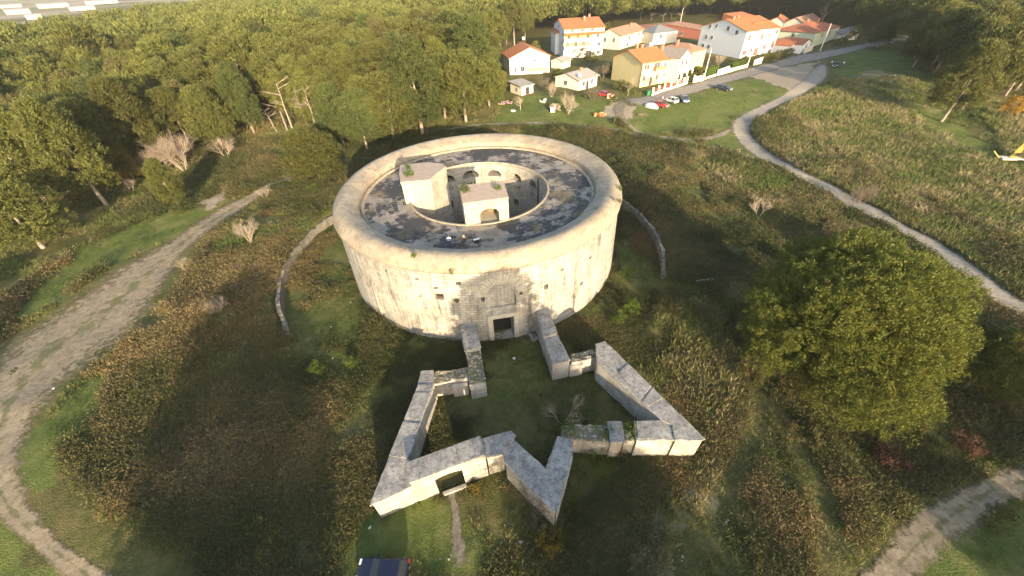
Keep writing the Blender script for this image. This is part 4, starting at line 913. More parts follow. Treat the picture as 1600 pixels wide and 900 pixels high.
keep = (L < .5) & (Sd < .5) & (dens > .40) & ~near_path(x, y) & ~blocked(x, y)
keep &= ~(ringin & (dens < .5)) & ~(star & (dens < .66)) & (trackd(x, y) > 1.0)
keep &= ~((D > .5) & (rng.random(len(x)) < .55)); keep &= rng.random(len(x)) < np.clip(85 / dist, .35, 1)
P = P[keep]; ex = []
for poly_, zt_, c_ in WALLS:   # weeds along the feet of the walls
    Q_ = [np.array(U(*zz(*p), zt_)[:2]) for p in poly_]
    for a_, b_ in zip(Q_, Q_[1:] + Q_[:1]):
        n_ = int(np.linalg.norm(b_ - a_) * 2.2); ex += [a_ + (b_ - a_) * t + rng.normal(size=2) * .22 for t in rng.random(n_)]
for a_ in rng.uniform(0, 2 * pi, 330): r_ = rng.uniform(20.0, 20.7); ex.append(np.array([FC[0] + r_ * cos(a_), FC[1] + r_ * sin(a_)]))
ex = np.array(ex); ex = ex[~blocked(ex[:, 0], ex[:, 1]) & ~near_path(ex[:, 0], ex[:, 1], .2)]; nE = len(ex)
P = np.concatenate([P, ex]); x, y = P.T; nC = len(P); print('bramble clumps', nC)
rad = np.where(np.arange(nC) < nC - nE, rng.uniform(.3, .85, nC), rng.uniform(.2, .4, nC)) * (1 + np.hypot(x, y) / 120); hh = rad * rng.uniform(.5, 1.2, nC) * (.45 + 1.5 * vnoise(x, y, 6.5, 44) ** 1.5); hh = np.where(np.hypot(x - 2, y - 24) < 20, hh * .6, hh)
K = 44; ci = np.repeat(np.arange(nC), K); N = nC * K
a = rng.uniform(0, 2 * pi, N); rr = np.sqrt(rng.random(N)) * rad[ci]; zz0 = hgt(x, y)[ci]; ez = rng.uniform(.25, 1.0, N) * hh[ci] * np.sqrt(np.maximum(0, 1 - (rr / (rad[ci] * 1.1)) ** 2))
c = np.stack([x[ci] + rr * np.cos(a), y[ci] + rr * np.sin(a), zz0 + ez], 1)
d = unit(np.stack([np.cos(a) * .7, np.sin(a) * .7, np.full(N, .6)], 1) + rng.normal(size=(N, 3)) * .6)
Ls = rng.uniform(.07, .22, N) * (.75 + np.hypot(x, y)[ci] / 90)
tone = vnoise(x, y, 9, 51) * .5 + vnoise(x, y, 3, 52) * .3 + rng.random(nC) * .2
warm = sm(-20, -36, x) * .24 * sm(62, 45, y) + .10 * sm(14, 20, x) * sm(40, 15, y) - .12 * sm(50, 65, y)  # more orange bracken on the left and front right slopes
rn = np.clip((tone[ci] - .5) * 1.5 + .34 + warm[ci] + rng.uniform(-.22, .22, N), 0, 1)
tag(link('bramble_scrub', qmesh('bramble_scrub', leafq(c, d, Ls, Ls * .38, nrm=d + np.array([0, 0, .5]), k=.8), rn), M['bramble']), 'low tangled brown, green and orange bramble scrub covering the slopes', 'scrub', kind='stuff')
# grass
P = visible_pts(290000, -85, 130, 2, 125); x, y = P.T; L, D, Sd = zones(x, y)
dn = vnoise(x, y, 4, 61) * .6 + vnoise(x, y, 1.4, 62) * .4
keep = (Sd < .5) & ~near_path(x, y, -.2) & ~blocked(x, y) & ((D > .5) | (dn > .45)) & (rng.random(len(x)) < np.clip(75 / np.hypot(x, y), .3, 1)) & ~((trackd(x, y) < .9) & (rng.random(len(x)) < .75)) & ~((L > .5) & (y > 80) & (rng.random(len(x)) < .7))
P = P[keep]; x, y = P.T; L = L[keep]; D = D[keep]; nC = len(P); print('grass tufts', nC)
K = 9; ci = np.repeat(np.arange(nC), K); N = nC * K; a = rng.uniform(0, 2 * pi, N); r0 = rng.random(N) * .28
sz = np.where(D > .5, rng.uniform(.35, .85, nC), np.where(L > .3, rng.uniform(.12, .28, nC), rng.uniform(.2, .55, nC))) * (.85 + np.hypot(x, y) / 200)
lean = rng.normal(size=(nC, 2)) * .25 + np.array([.15, .1]); dd = unit(np.stack([lean[ci, 0] + np.cos(a) * .45, lean[ci, 1] + np.sin(a) * .45, np.full(N, .9)], 1)); Ls = sz[ci] * rng.uniform(.6, 1.2, N)
c = np.stack([x[ci] + r0 * np.cos(a), y[ci] + r0 * np.sin(a), hgt(x, y)[ci]], 1) + dd * Ls[:, None] * .45
gt = np.where(D > .5, .60, np.where(L > .4, .18, .46)) + (vnoise(x, y, 6, 71) - .5) * .5 + (vnoise(x, y, 2, 72) - .5) * .3 + rng.uniform(-.12, .12, nC)
rn = np.clip(gt[ci] + rng.uniform(-.12, .12, N), 0, 1)
tag(link('grass_tufts', qmesh('grass_tufts', leafq(c, dd, Ls, np.maximum(Ls * .10, .028)), rn), M['grass']), 'green and straw coloured grass tufts over the meadow and scrub', 'grass', kind='stuff')
# leafy weed patches on the meadow
P = visible_pts(26000, 45, 125, 25, 120); x, y = P.T; L, D, Sd = zones(x, y); dn = vnoise(x, y, 5, 81) * .65 + vnoise(x, y, 2, 82) * .35
keep = (D > .5) & (dn > .5) & ~near_path(x, y, .3); P = P[keep]; x, y = P.T; nC = len(P); K = 22; ci = np.repeat(np.arange(nC), K); N = nC * K
a = rng.uniform(0, 2 * pi, N); rr = np.sqrt(rng.random(N)) * .7; c = np.stack([x[ci] + rr * np.cos(a), y[ci] + rr * np.sin(a), hgt(x, y)[ci] + rng.uniform(.2, .9, N) * (1 - rr * .7)], 1)
Ls = rng.uniform(.12, .3, N); tag(link('meadow_weeds', qmesh('meadow_weeds', leafq(c, unit(rng.normal(size=(N, 3)) + np.array([0, 0, .6])), Ls, Ls * .4), np.clip(rng.random(nC)[ci] * .5 + rng.random(N) * .3, 0, 1)), M['shrub']), 'patches of leafy green weeds in the dry meadow', 'weeds', kind='stuff')

# stones
def rock_mesh(seed, s=1.):
    r = random.Random(seed); bm = bmesh.new(); bmesh.ops.create_icosphere(bm, subdivisions=1, radius=.5 * s)
    for v in bm.verts: v.co = Vector((v.co.x * r.uniform(.7, 1.2), v.co.y * r.uniform(.7, 1.2), v.co.z * r.uniform(.4, .7)))
    me = bpy.data.meshes.new('stone'); bm.to_mesh(me); bm.free(); return me
M['rock'] = plain('pale_limestone', (.55, .52, .46), .9, var=.2)
rocks = [rock_mesh(k) for k in range(4)]
def stone(px, s, label, k=0, group=None):
    l = G(*px); o = link('stone', rocks[k], M['rock']); o.location = l; o.scale = (s, s * .8, s); o.rotation_euler = (0, 0, px[0]); return tag(o, label, 'stone', group)
stone((500, 462), .75, 'white boulder lying in the ditch left of the fort', 0); stone((813, 847), .45, 'white stone in the grass below the middle bastion point', 1)
stone((520, 560), .3, 'small white stone in the dark scrub below the ring wall', 2); stone((84, 607), .45, 'white stone at the edge of the dirt track', 2); stone((803, 560), .5, 'pale stone on the ground inside the bastion neck', 3)
for i in range(90):
    z_ = [((560, 900), (760, 880)), ((100, 300), (460, 640)), ((1040, 1140), (680, 880)), ((300, 360), (290, 345)), ((470, 600), (380, 560)), ((1340, 1560), (740, 860)), ((1090, 1130), (435, 470))][i % 7]
    stone((random.uniform(*z_[0]), random.uniform(*z_[1])), random.uniform(.12, .28), 'tiny pale stone scattered in the grass or on a track', i % 4, 'scattered pale stones')
g = MB(); a, b = G(1087, 440), G(1114, 437); g.tube([a + Vector((0, 0, .1)), b + Vector((0, 0, .1))], .13, 6); tag(g.build('concrete_post', M['rock']), 'pale fallen post lying in the dark scrub right of the fort', 'post')

# ------------------------------------------------------------------ village
M['tile'] = None
def tile_mat(name, c1, c2):
    m = NT(name); sp = m.n('SeparateXYZ'); m.l(m.n('TexCoord').outputs['Object'], sp.inputs[0]); f = m.noise(1.2, 6, rough=.75); c = m.mix(m.ramp(f, [(.35, 0.), (.65, 1.)]), c1, c2)
    wv = m.n('TexWave'); wv.inputs['Scale'].default_value = 1.6; wv.inputs['Distortion'].default_value = .4; m.l(m.n('TexCoord').outputs['Object'], wv.inputs['Vector'])
    c = m.mix(m.math('MULTIPLY', wv.outputs['Fac'], .25), c, tuple(v * .55 for v in c1)); m.bump(wv.outputs['Fac'], .05, .5); return m.col(c)
M['tile'] = tile_mat('orange_tiles', (.40, .135, .050), (.50, .19, .075)); M['tileold'] = tile_mat('old_tiles', (.30, .15, .09), (.42, .25, .16)); M['tilered'] = tile_mat('red_tiles', (.30, .10, .05), (.38, .14, .07))
M['slate'] = tile_mat('grey_sheet_roof', (.16, .165, .165), (.23, .235, .23)); M['brownroof'] = tile_mat('grey_brown_roof', (.22, .18, .15), (.29, .25, .21)); M['greyroof'] = tile_mat('pale_fibre_roof', (.27, .25, .22), (.36, .33, .29))
for nm, c in dict(white=(.74, .72, .68), cream=(.66, .60, .46), yellow=(.66, .54, .27), pgreen=(.52, .54, .38), beige=(.50, .45, .36), brick=(.24, .09, .06), orangew=(.60, .36, .16)).items(): M[nm] = plain(nm + '_plaster', c, .85, var=.07, scale=1.)
M['glass'] = plain('dark_window_glass', (.03, .033, .037), .3, spec=.35); M['frame'] = plain('window_frame', (.5, .48, .44)); M['shutter'] = plain('brown_shutter', (.17, .08, .05))
M['rail'] = plain('white_rail', (.62, .60, .56)); M['redrail'] = plain('red_railing', (.38, .09, .05)); M['chim'] = plain('chimney_brick', (.42, .20, .12))
def house(label, Bp, Ap, Cp, hw, rh, ridge, wall, roof, wins=(), over=.45, balc=(), chim=((.5, .5),), lenA=None, lenC=None, name='house', hip=False, wallR=None, cat='house', turn=0.):
    """Bp: nearest bottom corner; face L runs B->A, face R runs B->C.  All local: x along R face, y along L face"""
    B, A, C = G(*Bp), G(*Ap), G(*Cp); vR = (C - B); vR.z = 0; la = lenA or (A - B).to_2d().length; lc = lenC or vR.length; r1_ = atan2(vR.y, vR.x); vl = (A - B); s1_ = 1 if (vR.x * vl.y - vR.y * vl.x) > 0 else -1; r2_ = atan2(vl.y, vl.x) - s1_ * pi / 2; dd_ = (r2_ - r1_ + pi) % (2 * pi) - pi; rz = r1_ + dd_ * turn
    # left face points to A's side
    z0 = min(B.z, float(hgt(*(B + vR * .5).to_2d())))
    sgn = 1 if (vR.x * (A - B).y - vR.y * (A - B).x) > 0 else -1
    o = empty(name, (B.x, B.y, z0), rz, label, cat); W, D = lc, la
    def P(x, y, z): return (x, y * sgn, z)
    e = -.5; g = MB(); g.prism([(0, 0), (W, 0), (W, D * sgn), (0, D * sgn)], e, hw)
    if not hip and rh > 0:
        if ridge == 'v':   # ridge runs along the R face direction -> gables on L and far side
            for xx in ((0, .25), (W - .25, W)):
                n0 = len(g.v); g.v += [P(xx[0], 0, hw), P(xx[0], D, hw), P(xx[0], D / 2, hw + rh), P(xx[1], 0, hw), P(xx[1], D, hw), P(xx[1], D / 2, hw + rh)]; g.f += [(n0, n0 + 1, n0 + 2), (n0 + 3, n0 + 5, n0 + 4), (n0, n0 + 2, n0 + 5, n0 + 3), (n0 + 1, n0 + 4, n0 + 5, n0 + 2)]
        else:
            for yy in ((0, .25), (D - .25, D)):
                n0 = len(g.v); g.v += [P(0, yy[0], hw), P(W, yy[0], hw), P(W / 2, yy[0], hw + rh), P(0, yy[1], hw), P(W, yy[1], hw), P(W / 2, yy[1], hw + rh)]; g.f += [(n0, n0 + 1, n0 + 2), (n0 + 3, n0 + 5, n0 + 4), (n0, n0 + 2, n0 + 5, n0 + 3), (n0 + 1, n0 + 4, n0 + 5, n0 + 2)]
    wl = g.build('wall', M[wall], o)
    g = MB(); t = .18; ov = over
    def slab3(q):
        n0 = len(g.v); g.v += [P(*p) for p in q] + [P(p[0], p[1], p[2] + t) for p in q]; k = len(q); g.f += [tuple(n0 + i for i in range(k))[::-1], tuple(n0 + k + i for i in range(k))] + [(n0 + i, n0 + (i + 1) % k, n0 + k + (i + 1) % k, n0 + k + i) for i in range(k)]
    eps = .02
    if hip:
        i_ = min(W, D) / 2; dr = rh / i_ * ov
        if W >= D: r0_, r1_ = (i_, D / 2, hw + rh), (W - i_, D / 2, hw + rh)
        else: r0_, r1_ = (W / 2, i_, hw + rh), (W / 2, D - i_, hw + rh)
        c = [(-ov, -ov, hw - dr + eps), (W + ov, -ov, hw - dr + eps), (W + ov, D + ov, hw - dr + eps), (-ov, D + ov, hw - dr + eps)]
        if W >= D: fs = [(c[0], c[1], r1_, r0_), (c[1], c[2], r1_), (c[2], c[3], r0_, r1_), (c[3], c[0], r0_)]
        else: fs = [(c[0], c[1], r0_), (c[1], c[2], r1_, r0_), (c[2], c[3], r1_), (c[3], c[0], r0_, r1_)]
        for f in fs: g.face([P(*p) for p in f])
        g.face([P(*p) for p in c])
    elif rh <= 0: slab3([(-ov, -ov, hw + eps), (W + ov, -ov, hw + eps), (W + ov, D + ov, hw + eps - rh), (-ov, D + ov, hw + eps - rh)])
    elif ridge == 'v':
        dz = rh / (D / 2) * ov; slab3([(-ov, -ov, hw - dz + eps), (W + ov, -ov, hw - dz + eps), (W + ov, D / 2, hw + rh + eps), (-ov, D / 2, hw + rh + eps)]); slab3([(-ov, D / 2 + .004, hw + rh + eps), (W + ov, D / 2 + .004, hw + rh + eps), (W + ov, D + ov, hw - dz + eps), (-ov, D + ov, hw - dz + eps)])
    else:
        dz = rh / (W / 2) * ov; slab3([(-ov, -ov, hw - dz + eps), (W / 2, -ov, hw + rh + eps), (W / 2, D + ov, hw + rh + eps), (-ov, D + ov, hw - dz + eps)]); slab3([(W / 2 + .004, -ov, hw + rh + eps), (W + ov, -ov, hw - dz + eps), (W + ov, D + ov, hw - dz + eps), (W / 2 + .004, D + ov, hw + rh + eps)])
    rf = g.build('roof', M[roof], o)
    for (cx, cy) in chim:
        zc = hw + rh * .9; g = MB(); g.box(P(W * cx, D * cy, zc), (.7, .7, 2.0)); g.box(P(W * cx, D * cy, zc + 1.05), (.9, .9, .12)); g.build('chimney', M['chim'], rf)
    for wn in wins:
        f, u, z, ww, wh = wn[:5]; kind = wn[5] if len(wn) > 5 else 'w'; dark = M['shutter'] if kind == 's' else M['glass']
        g = MB(); g2 = MB()
        if f == 'R':
            c = (W * u, -.03 * sgn, z); g.box(c, (ww + .16, .10, wh + .16)); g2.box((c[0], -.065 * sgn, z), (ww, .06, wh))
            g.box((c[0], -.09 * sgn, z), (.06, .05, wh)); g.box((c[0], -.09 * sgn, z - wh / 2 - .1), (ww + .3, .16, .08))
        else:
            c = (-.03, D * u * sgn, z); g.box(c, (.10, ww + .16, wh + .16)); g2.box((-.065, c[1], z), (.06, ww, wh)); g.box((-.09, c[1], z), (.05, .06, wh)); g.box((-.09, c[1], z - wh / 2 - .1), (.16, ww + .3, .08))
        fr = g.build('door' if kind == 'd' else 'window', M['frame'] if kind != 'd' else M['shutter'], o); g2.build('pane', dark, fr)
    for b in balc:
        u0, u1, z, dp, wm = b; g = MB(); x0, x1 = W * u0, W * u1
        g.box(((x0 + x1) / 2, -dp / 2 * sgn, z), (x1 - x0, dp, .16)); bo = g.build('balcony', M['rail'], o)
        g = MB(); g.box(((x0 + x1) / 2, -(dp - .05) * sgn, z + .58), (x1 - x0, .08, .95)); g.box((x0 + .04, -dp / 2 * sgn, z + .58), (.08, dp - .2, .95)); g.box((x1 - .04, -dp / 2 * sgn, z + .58), (.08, dp - .2, .95)); g.build('railing', M[wm], bo)
    return o, W, D, sgn, hw
house('white house with a broad orange roof, its gable facing right, at the forest edge', (797, 117), (776, 102), (859, 114), 5.4, 2.9, 'u', 'white', 'tile', [('R', .32, 1.8, 1.5, 1.5), ('R', .14, 1.7, .7, 1.6), ('R', .62, 3.9, 1, 1.2)], lenA=13, turn=.3, balc=((.0, 1., 2.9, .12, 'white'), (.45, .95, .9, 1.2, 'orangew')), chim=())
o, W, D, sg, hw = house('tall white four storey block with orange roof and rows of long balconies', (880, 91), (843, 80), (943, 89), 10.2, 2.6, 'v', 'white', 'tile',
      [('L', .15, 8.2, 1, 1.3), ('L', .15, 5.4, 1, 1.3), ('L', .5, 10.2, .9, 1.2), ('R', .9, 4.6, 1.3, 1.2), ('R', .9, 1.6, 1.3, 1.2), ('R', .65, 1.3, 2.2, 2., 'd'), ('R', .1, 4.6, .9, 1.9, 's'), ('R', .3, 4.6, 1.2, 1.9), ('R', .5, 4.6, 1.2, 1.9, 's'), ('R', .12, 7.2, 1.2, 1.8), ('R', .35, 7.2, 1.2, 1.8, 's'), ('R', .6, 7.2, 1.2, 1.8), ('R', .85, 7.4, 1, 1.2),
       ('R', .2, 9.6, 1.2, .8), ('R', .45, 9.6, 1.2, .8), ('R', .7, 9.6, 1.2, .8)], balc=((.0, .72, 3.3, 1.5, 'white'), (.0, .72, 6.0, 1.5, 'white')), chim=((.6, .35), (.85, .7)), turn=.5)
g = MB(); n0 = 0
for (x0, x1, z0_, z1_) in ((0, W * 1.0, 8.3, 9.0),): g.prism([(x0, 0), (x1, 0), (x1, -1.7 * sg), (x0, -1.7 * sg)], 8.3, [z1_, z1_, z0_ + .12, z0_ + .12])
g.build('porch_roof', M['tile'], o)
g = MB(); g.box((W * .36, -.06 * sg, 4.3), (W * .7, .06, 2.2)); g.box((W * .36, -.06 * sg, 7.05), (W * .7, .06, 2.2)); g.build('balcony_wall', M['orangew'], o)
g = MB(); g.prism([(-1.6, D * .45 * sg), (0, D * .45 * sg), (0, D * .9 * sg), (-1.6, D * .9 * sg)], 0, 8.0); g.build('side_bay', M['white'], o); g = MB(); g.prism([(-1.9, D * .42 * sg), (0, D * .42 * sg), (0, D * .93 * sg), (-1.9, D * .93 * sg)], 8.003, [8.1, 8.9, 8.9, 8.1]); g.build('bay_roof', M['tile'], o)
house('two storey beige house with weathered orange roof behind the yellow house', (968, 78), (953, 66), (1004, 66), 5.2, 2.3, 'v', 'beige', 'tileold', [('R', .35, 3.6, 1.4, 1.5), ('R', .75, 3.6, 1.8, 1.8, 's'), ('R', .3, 1.2, 1.2, 1.4), ('L', .3, 3.5, 1, 1.6), ('L', .7, 3.5, 1, 1.6)], lenA=11, chim=((.7, .35),), balc=((.5, 1., 2.6, 1.3, 'rail'),))
house('house with a dark grey hipped sheet roof in the back row', (1019, 70), (1006, 60), (1056, 66), 4.6, 2.2, 'v', 'cream', 'slate', [('R', .3, 3., 1.2, 1.2)], lenA=12, hip=True, chim=())
o, W, D, sg, hw = house('plain yellow house with a bright orange roof and blank side wall', (998, 137), (951, 125), (1041, 129), 6.6, 2.5, 'v', 'yellow', 'tile', [('R', .12, 5.4, .8, 1.3), ('R', .22, 5.4, .8, 1.3), ('R', .5, 5.3, .9, 1.9), ('R', .6, 5.3, .9, 1.9), ('R', .14, 2.4, .9, 1.4), ('R', .62, 2.2, .9, 1.6), ('R', .85, 5.4, .7, .9), ('R', .88, 2.4, .7, 1.0), ('R', .4, 1.4, 1, 2., 'd')], balc=((.42, .8, 4.1, 1.3, 'chim'),), chim=((.6, .62), (.5, .7)), turn=.3)
g = MB(); g.tube([(0, -.12 * sg, 0), (0, -.12 * sg, 6.5)], .09); g.build('drain_pipe', M['barkdark'], o)
o, W, D, sg, hw = house('narrow house with pillared front and grey brown roof right of the yellow house', (1054, 131), (1032, 112), (1071, 124), 7.0, 1.8, 'u', 'cream', 'brownroof', [('R', .3, 5.3, .9, 1.7), ('R', .7, 5.3, .9, 1.7), ('R', .3, 1.5, .9, 1.7, 'd'), ('R', .7, 1.5, .9, 1.7)], lenA=15, chim=((.3, .5),), balc=((0, 1, 3.4, 1.8, 'rail'),))
for k in range(3): g = MB(); g.box((W * (.02 + .48 * k), -1.7 * sg, 1.6), (.35, .35, 3.4)); g.build('pillar', M['rail'], o)
house('yellow house with a curved corner and mottled old tile roof', (1075, 110), (1052, 92), (1097, 104), 5.6, 1.8, 'v', 'yellow', 'tileold', [('R', .55, 3.6, .5, 2.2), ('R', .8, 3.6, .5, 2.2), ('R', .2, 3.6, .5, 2.2)], lenA=13, hip=True, chim=((.3, .6),))
o, W, D, sg, hw = house('big three storey white house with orange roof and many dark windows', (1155, 92), (1099, 79), (1206, 82), 8.7, 3.0, 'v', 'white', 'tile',
      [('L', .80, 9.0, 1.1, 1.2), ('L', .66, 9.3, .8, 1.), ('L', .40, 9.0, 1.1, 1.3), ('L', .2, 8.1, 1.1, 1.2), ('L', .83, 5.4, 1.1, 1.2), ('L', .70, 5.4, .9, 1.), ('L', .86, 2.2, 1.1, 1.3), ('L', .72, 2.2, 1.1, 1.1),
       ('R', .12, 6.6, 1.2, 1.6, 's'), ('R', .5, 6.0, 1.3, 2.6, 's'), ('R', .72, 6.6, .9, 1.3, 's'), ('R', .93, 7.4, 1.3, 1.4, 's'), ('R', .1, 1.9, 1.8, 1.5, 's'), ('R', .45, 1.7, 1.8, 2.4, 's'), ('R', .68, 2.9, 1.4, 1.3, 's'), ('R', .93, 3.6, 1.4, 2., 's'), ('R', .9, .9, 1.2, 1.3, 's'), ('R', .3, 2.3, 1., 1.4)], chim=((.15, .45), (.35, .5)), balc=((.4, .62, 4.6, .9, 'rail'), (.3, .62, 7.8, .9, 'rail')))
g = MB(); g.prism([(W * .45, D * .2 * sg), (W + .6, D * .2 * sg), (W + .6, D * .9 * sg), (W * .45, D * .9 * sg)], 10.2, [10.4, 10.4, 12.6, 12.6]); g.build('upper_roof', M['tile'], o)
house('dark red brick house half hidden behind the big white house', (1100, 62), (1072, 44), (1112, 56), 3.6, 2.0, 'v', 'brick', 'tileold', [('L', .3, 2., 1, 1.4), ('L', .7, 2., 1, 1.4)], lenC=12, chim=())
house('small house with red roof peeking over the right shoulder of the big white house', (1222, 50), (1208, 42), (1236, 44), 4., 2., 'v', 'beige', 'tilered', [], lenA=8, lenC=9, chim=((.4, .5),))
house('pale green and yellow house with red hipped roof near the end of the street', (1266, 74), (1229, 64), (1305, 60), 5.2, 2.4, 'v', 'pgreen', 'tilered', [('L', .5, 3.8, 1, 1.2), ('R', .6, 3.6, 1.1, 1.4), ('R', .3, 3.6, 1.1, 1.4)], hip=True, chim=((.4, .5), (.65, .4)), over=.6)
house('long low house with a faded tile roof behind the pale green house', (1252, 52), (1232, 46), (1275, 46), 4.0, 2.2, 'v', 'beige', 'tileold', [], lenA=9, chim=())
house('low white garage with an orange roof beside the big white house', (1232, 84), (1207, 78), (1243, 80), 2.6, 1.4, 'u', 'white', 'tilered', [], lenA=9, chim=(), over=.3)
house('little white gabled outbuilding with one window by the street', (1249, 84), (1238, 76), (1262, 80), 3.0, 1.3, 'u', 'white', 'tilered', [('R', .5, 2.1, 1.1, 1.3)], lenA=8, chim=(), over=.3)
house('low dark roofed shed at the far end of the street', (1310, 62), (1304, 56), (1336, 57), 2.2, 1.0, 'v', 'beige', 'slate', [], lenA=6, chim=())
house('low cottage with a pale grey roof in the garden', (904, 142), (853, 128), (932, 134), 3.0, 1.4, 'v', 'cream', 'greyroof', [('R', .25, 1.8, 1.1, 1.2), ('R', .7, 1.8, 1., 1.2), ('R', .45, 1.1, 1., 2.1, 'd'), ('L', .55, 1.8, 1.1, 1.2)], lenA=9.5, chim=((.6, .4),), over=.5)
house('small garden shed with a flat whitish roof next to the forest', (815, 150), (797, 142), (833, 145), 2.5, -.6, 'v', 'cream', 'greyroof', [('R', .5, 1.2, 1.1, 1.8, 'd'), ('L', .4, 1.4, .9, .9)], lenA=6, chim=(), cat='shed', name='shed')
house('tiny outbuilding with a mossy roof between the white houses', (879, 108), (868, 101), (891, 104), 2.4, 1.0, 'v', 'beige', 'greyroof', [], lenA=5, chim=(), cat='shed', name='shed')
g = MB(); a, b = G(1305, 66), G(1338, 62); d = (b - a).normalized(); nv = Vector((-d.y, d.x, 0)) * .12
g.prism([tuple((p + q_)[:2]) for p, q_ in ((a, -nv), (b, -nv), (b, nv), (a, nv))], 3.5, 6.1); tag(g.build('garden_wall', M['white']), 'white garden wall at the far end of the street', 'wall')
# street front fence: low wall, posts, red railings
fc = empty('garden_fence', (0, 0, 0), label='low cream wall with square posts and red railings along the street', cat='fence')
FP = [(1019, 149), (1028, 146), (1037, 142.5), (1047, 139.5), (1057, 136.5), (1067, 133), (1072, 131)]; g = MB(); W_l = [G(*p) for p in FP]
for a, b in zip(W_l[:-1], W_l[1:]):
    d = (b - a); L = d.length; m_ = (a + b) / 2; g.box((m_.x, m_.y, m_.z + .3), (L - .02, .25, .7), atan2(d.y, d.x))
g.build('low_wall', M['cream'], fc); g = MB()
for a, b in zip(W_l[:-1], W_l[1:]):
    d = (b - a); L = d.length; m_ = (a + b) / 2
    for t in np.linspace(.08, .92, int(L / .25)): p = a + d * t; g.box((p.x, p.y, p.z + 1.1), (.05, .05, .9), atan2(d.y, d.x))
    g.box((m_.x, m_.y, m_.z + 1.52), (L - .3, .06, .07), atan2(d.y, d.x)); g.box((m_.x, m_.y, m_.z + .75), (L - .3, .06, .07), atan2(d.y, d.x))
g.build('railing', M['redrail'], fc)
for p in W_l: MB().box((p.x, p.y, p.z + .95), (.5, .5, 2.1)).box((p.x, p.y, p.z + 2.05), (.6, .6, .12)).build('post', M['cream'], fc)
def wallrun(P, h, label, mat, name='garden_wall', th=.25, cat='wall', posts=False):
    g = MB(); Q = [G(*p) for p in P]
    for a, b in zip(Q[:-1], Q[1:]):
        d = (b - a); m_ = (a + b) / 2; g.box((m_.x, m_.y, m_.z + h / 2 - .2), (d.length - .01, th, h + .4), atan2(d.y, d.x))
    if posts:
        for p in Q: g.box((p.x, p.y, p.z + h * .6), (.5, .5, h * 1.3 + .2))
    return tag(g.build(name, M[mat]), label, cat)
wallrun([(1083, 129), (1098, 126)], 1.6, 'cream gateway wall with a red panel left of the first utility pole', 'cream', posts=True)
wallrun([(1102, 124), (1118, 119)], .7, 'low cream kerb wall below the first green hedge', 'cream')
wallrun([(1120, 118), (1137, 113)], 1.8, 'bright white wall between the two green hedges', 'white')
wallrun([(1139, 113), (1166, 105)], 1.0, 'low cream wall below the second green hedge', 'cream', posts=True)
wallrun([(1177, 102), (1189, 99)], 1.9, 'cream gate wall beside the clipped shrubs', 'cream')
wallrun([(1255, 84), (1268, 79)], 1.8, 'curved cream garden wall by the little outbuilding', 'cream')
def hedge(p0, p1, h, label, w_=1.2):
    a, b = G(*p0), G(*p1); d = b - a; L = d.length; n = int(L * h * 260); t = rng.random(n); s = rng.uniform(-.5, .5, n) * w_; z = rng.uniform(.1, 1, n) * h; k = rng.integers(0, 3, n)
    s = np.where(k == 0, -.5 * w_, s); z = np.where(k == 1, h, z); nv = np.array([-d.y, d.x]) / L
    c = np.stack([a.x + d.x * t + nv[0] * s, a.y + d.y * t + nv[1] * s, a.z + z], 1) + rng.normal(size=(n, 3)) * .06; Lf = rng.uniform(.2, .35, n)
    return tag(link('hedge', qmesh('hedge', leafq(c, rng.normal(size=(n, 3)), Lf, Lf * .6), rng.random(n)), M['hedge']), label, 'hedge')
hedge((1101, 122), (1117, 116), 2.3, 'bright green clipped hedge beside the first utility pole'); hedge((1140, 110), (1165, 102.5), 2.0, 'long green hedge in front of the big white house')
for i, (p, r_) in enumerate([((1192, 98), 1.5), ((1201, 96), 1.6), ((1211, 93), 1.5), ((1221, 91), 1.5), ((1230, 88), 1.6)]):
    bush(G(*p), r_, 2.6, ['rounded shrub, first from the left in the row by the street', 'rounded shrub, second from the left in the row by the street', 'middle one of the five rounded shrubs by the street', 'rounded shrub, second from the right in the row by the street', 'rounded shrub, last on the right in the row by the street'][i], 600 + i, 'pine', 900, .4, group='rounded street shrubs')
for i, (p, r_, h, lab) in enumerate([((968, 140), 2.0, 2.2, 'dark hedge bush at the foot of the blank yellow wall'), ((980, 143), 2.0, 2.0, 'low dark bush in front of the yellow corner'), ((1075, 127), 2.0, 2., 'dark garden bush behind the railings'), ((1090, 122), 2.0, 2., 'dark garden bush behind the gateway wall'), ((910, 95), 2.4, 4.5, 'olive green garden tree below the white four storey block'), ((925, 98), 2.2, 3.6, 'greyish garden tree right of the olive green one'), ((1160, 100), 1.6, 2, 'dark shrub under the front of the big white house'), ((1312, 70), 2.2, 2.2, 'brown shrub before the end garden wall')]):
    bush(G(*p), r_, h, lab, 620 + i, 'pine' if 'dark' in lab or 'olive' in lab else 'bramble', 1300, .42)
for i, (p, r_, h, lab) in enumerate([((985, 62), 2.6, 6, 'dark green tree between the beige house and the grey roofed house'), ((945, 60), 3, 7, 'dark green tree behind the gap right of the white four storey block'), ((1048, 50), 3, 6, 'dark tree behind the grey roofed house'), ((835, 90), 2.6, 6, 'dark tree between the first two white houses'),
    ((870, 122), 1.6, 2.2, 'dark shrub behind the pale cottage'), ((950, 118), 1.8, 2.4, 'dark shrub beside the back corner of the yellow house'), ((1215, 66), 2., 4, 'dark tree right of the big white house'), ((1330, 66), 3, 6, 'dark tree at the far end of the street'), ((1085, 120), 2., 2.6, 'dark bush in the garden under the curved yellow wall')]):
    bush(G(*p), r_, h, lab, 660 + i, 'pine', 2200, .45, name='garden_tree' if h > 3 else 'shrub', cat='tree' if h > 3 else 'shrub')
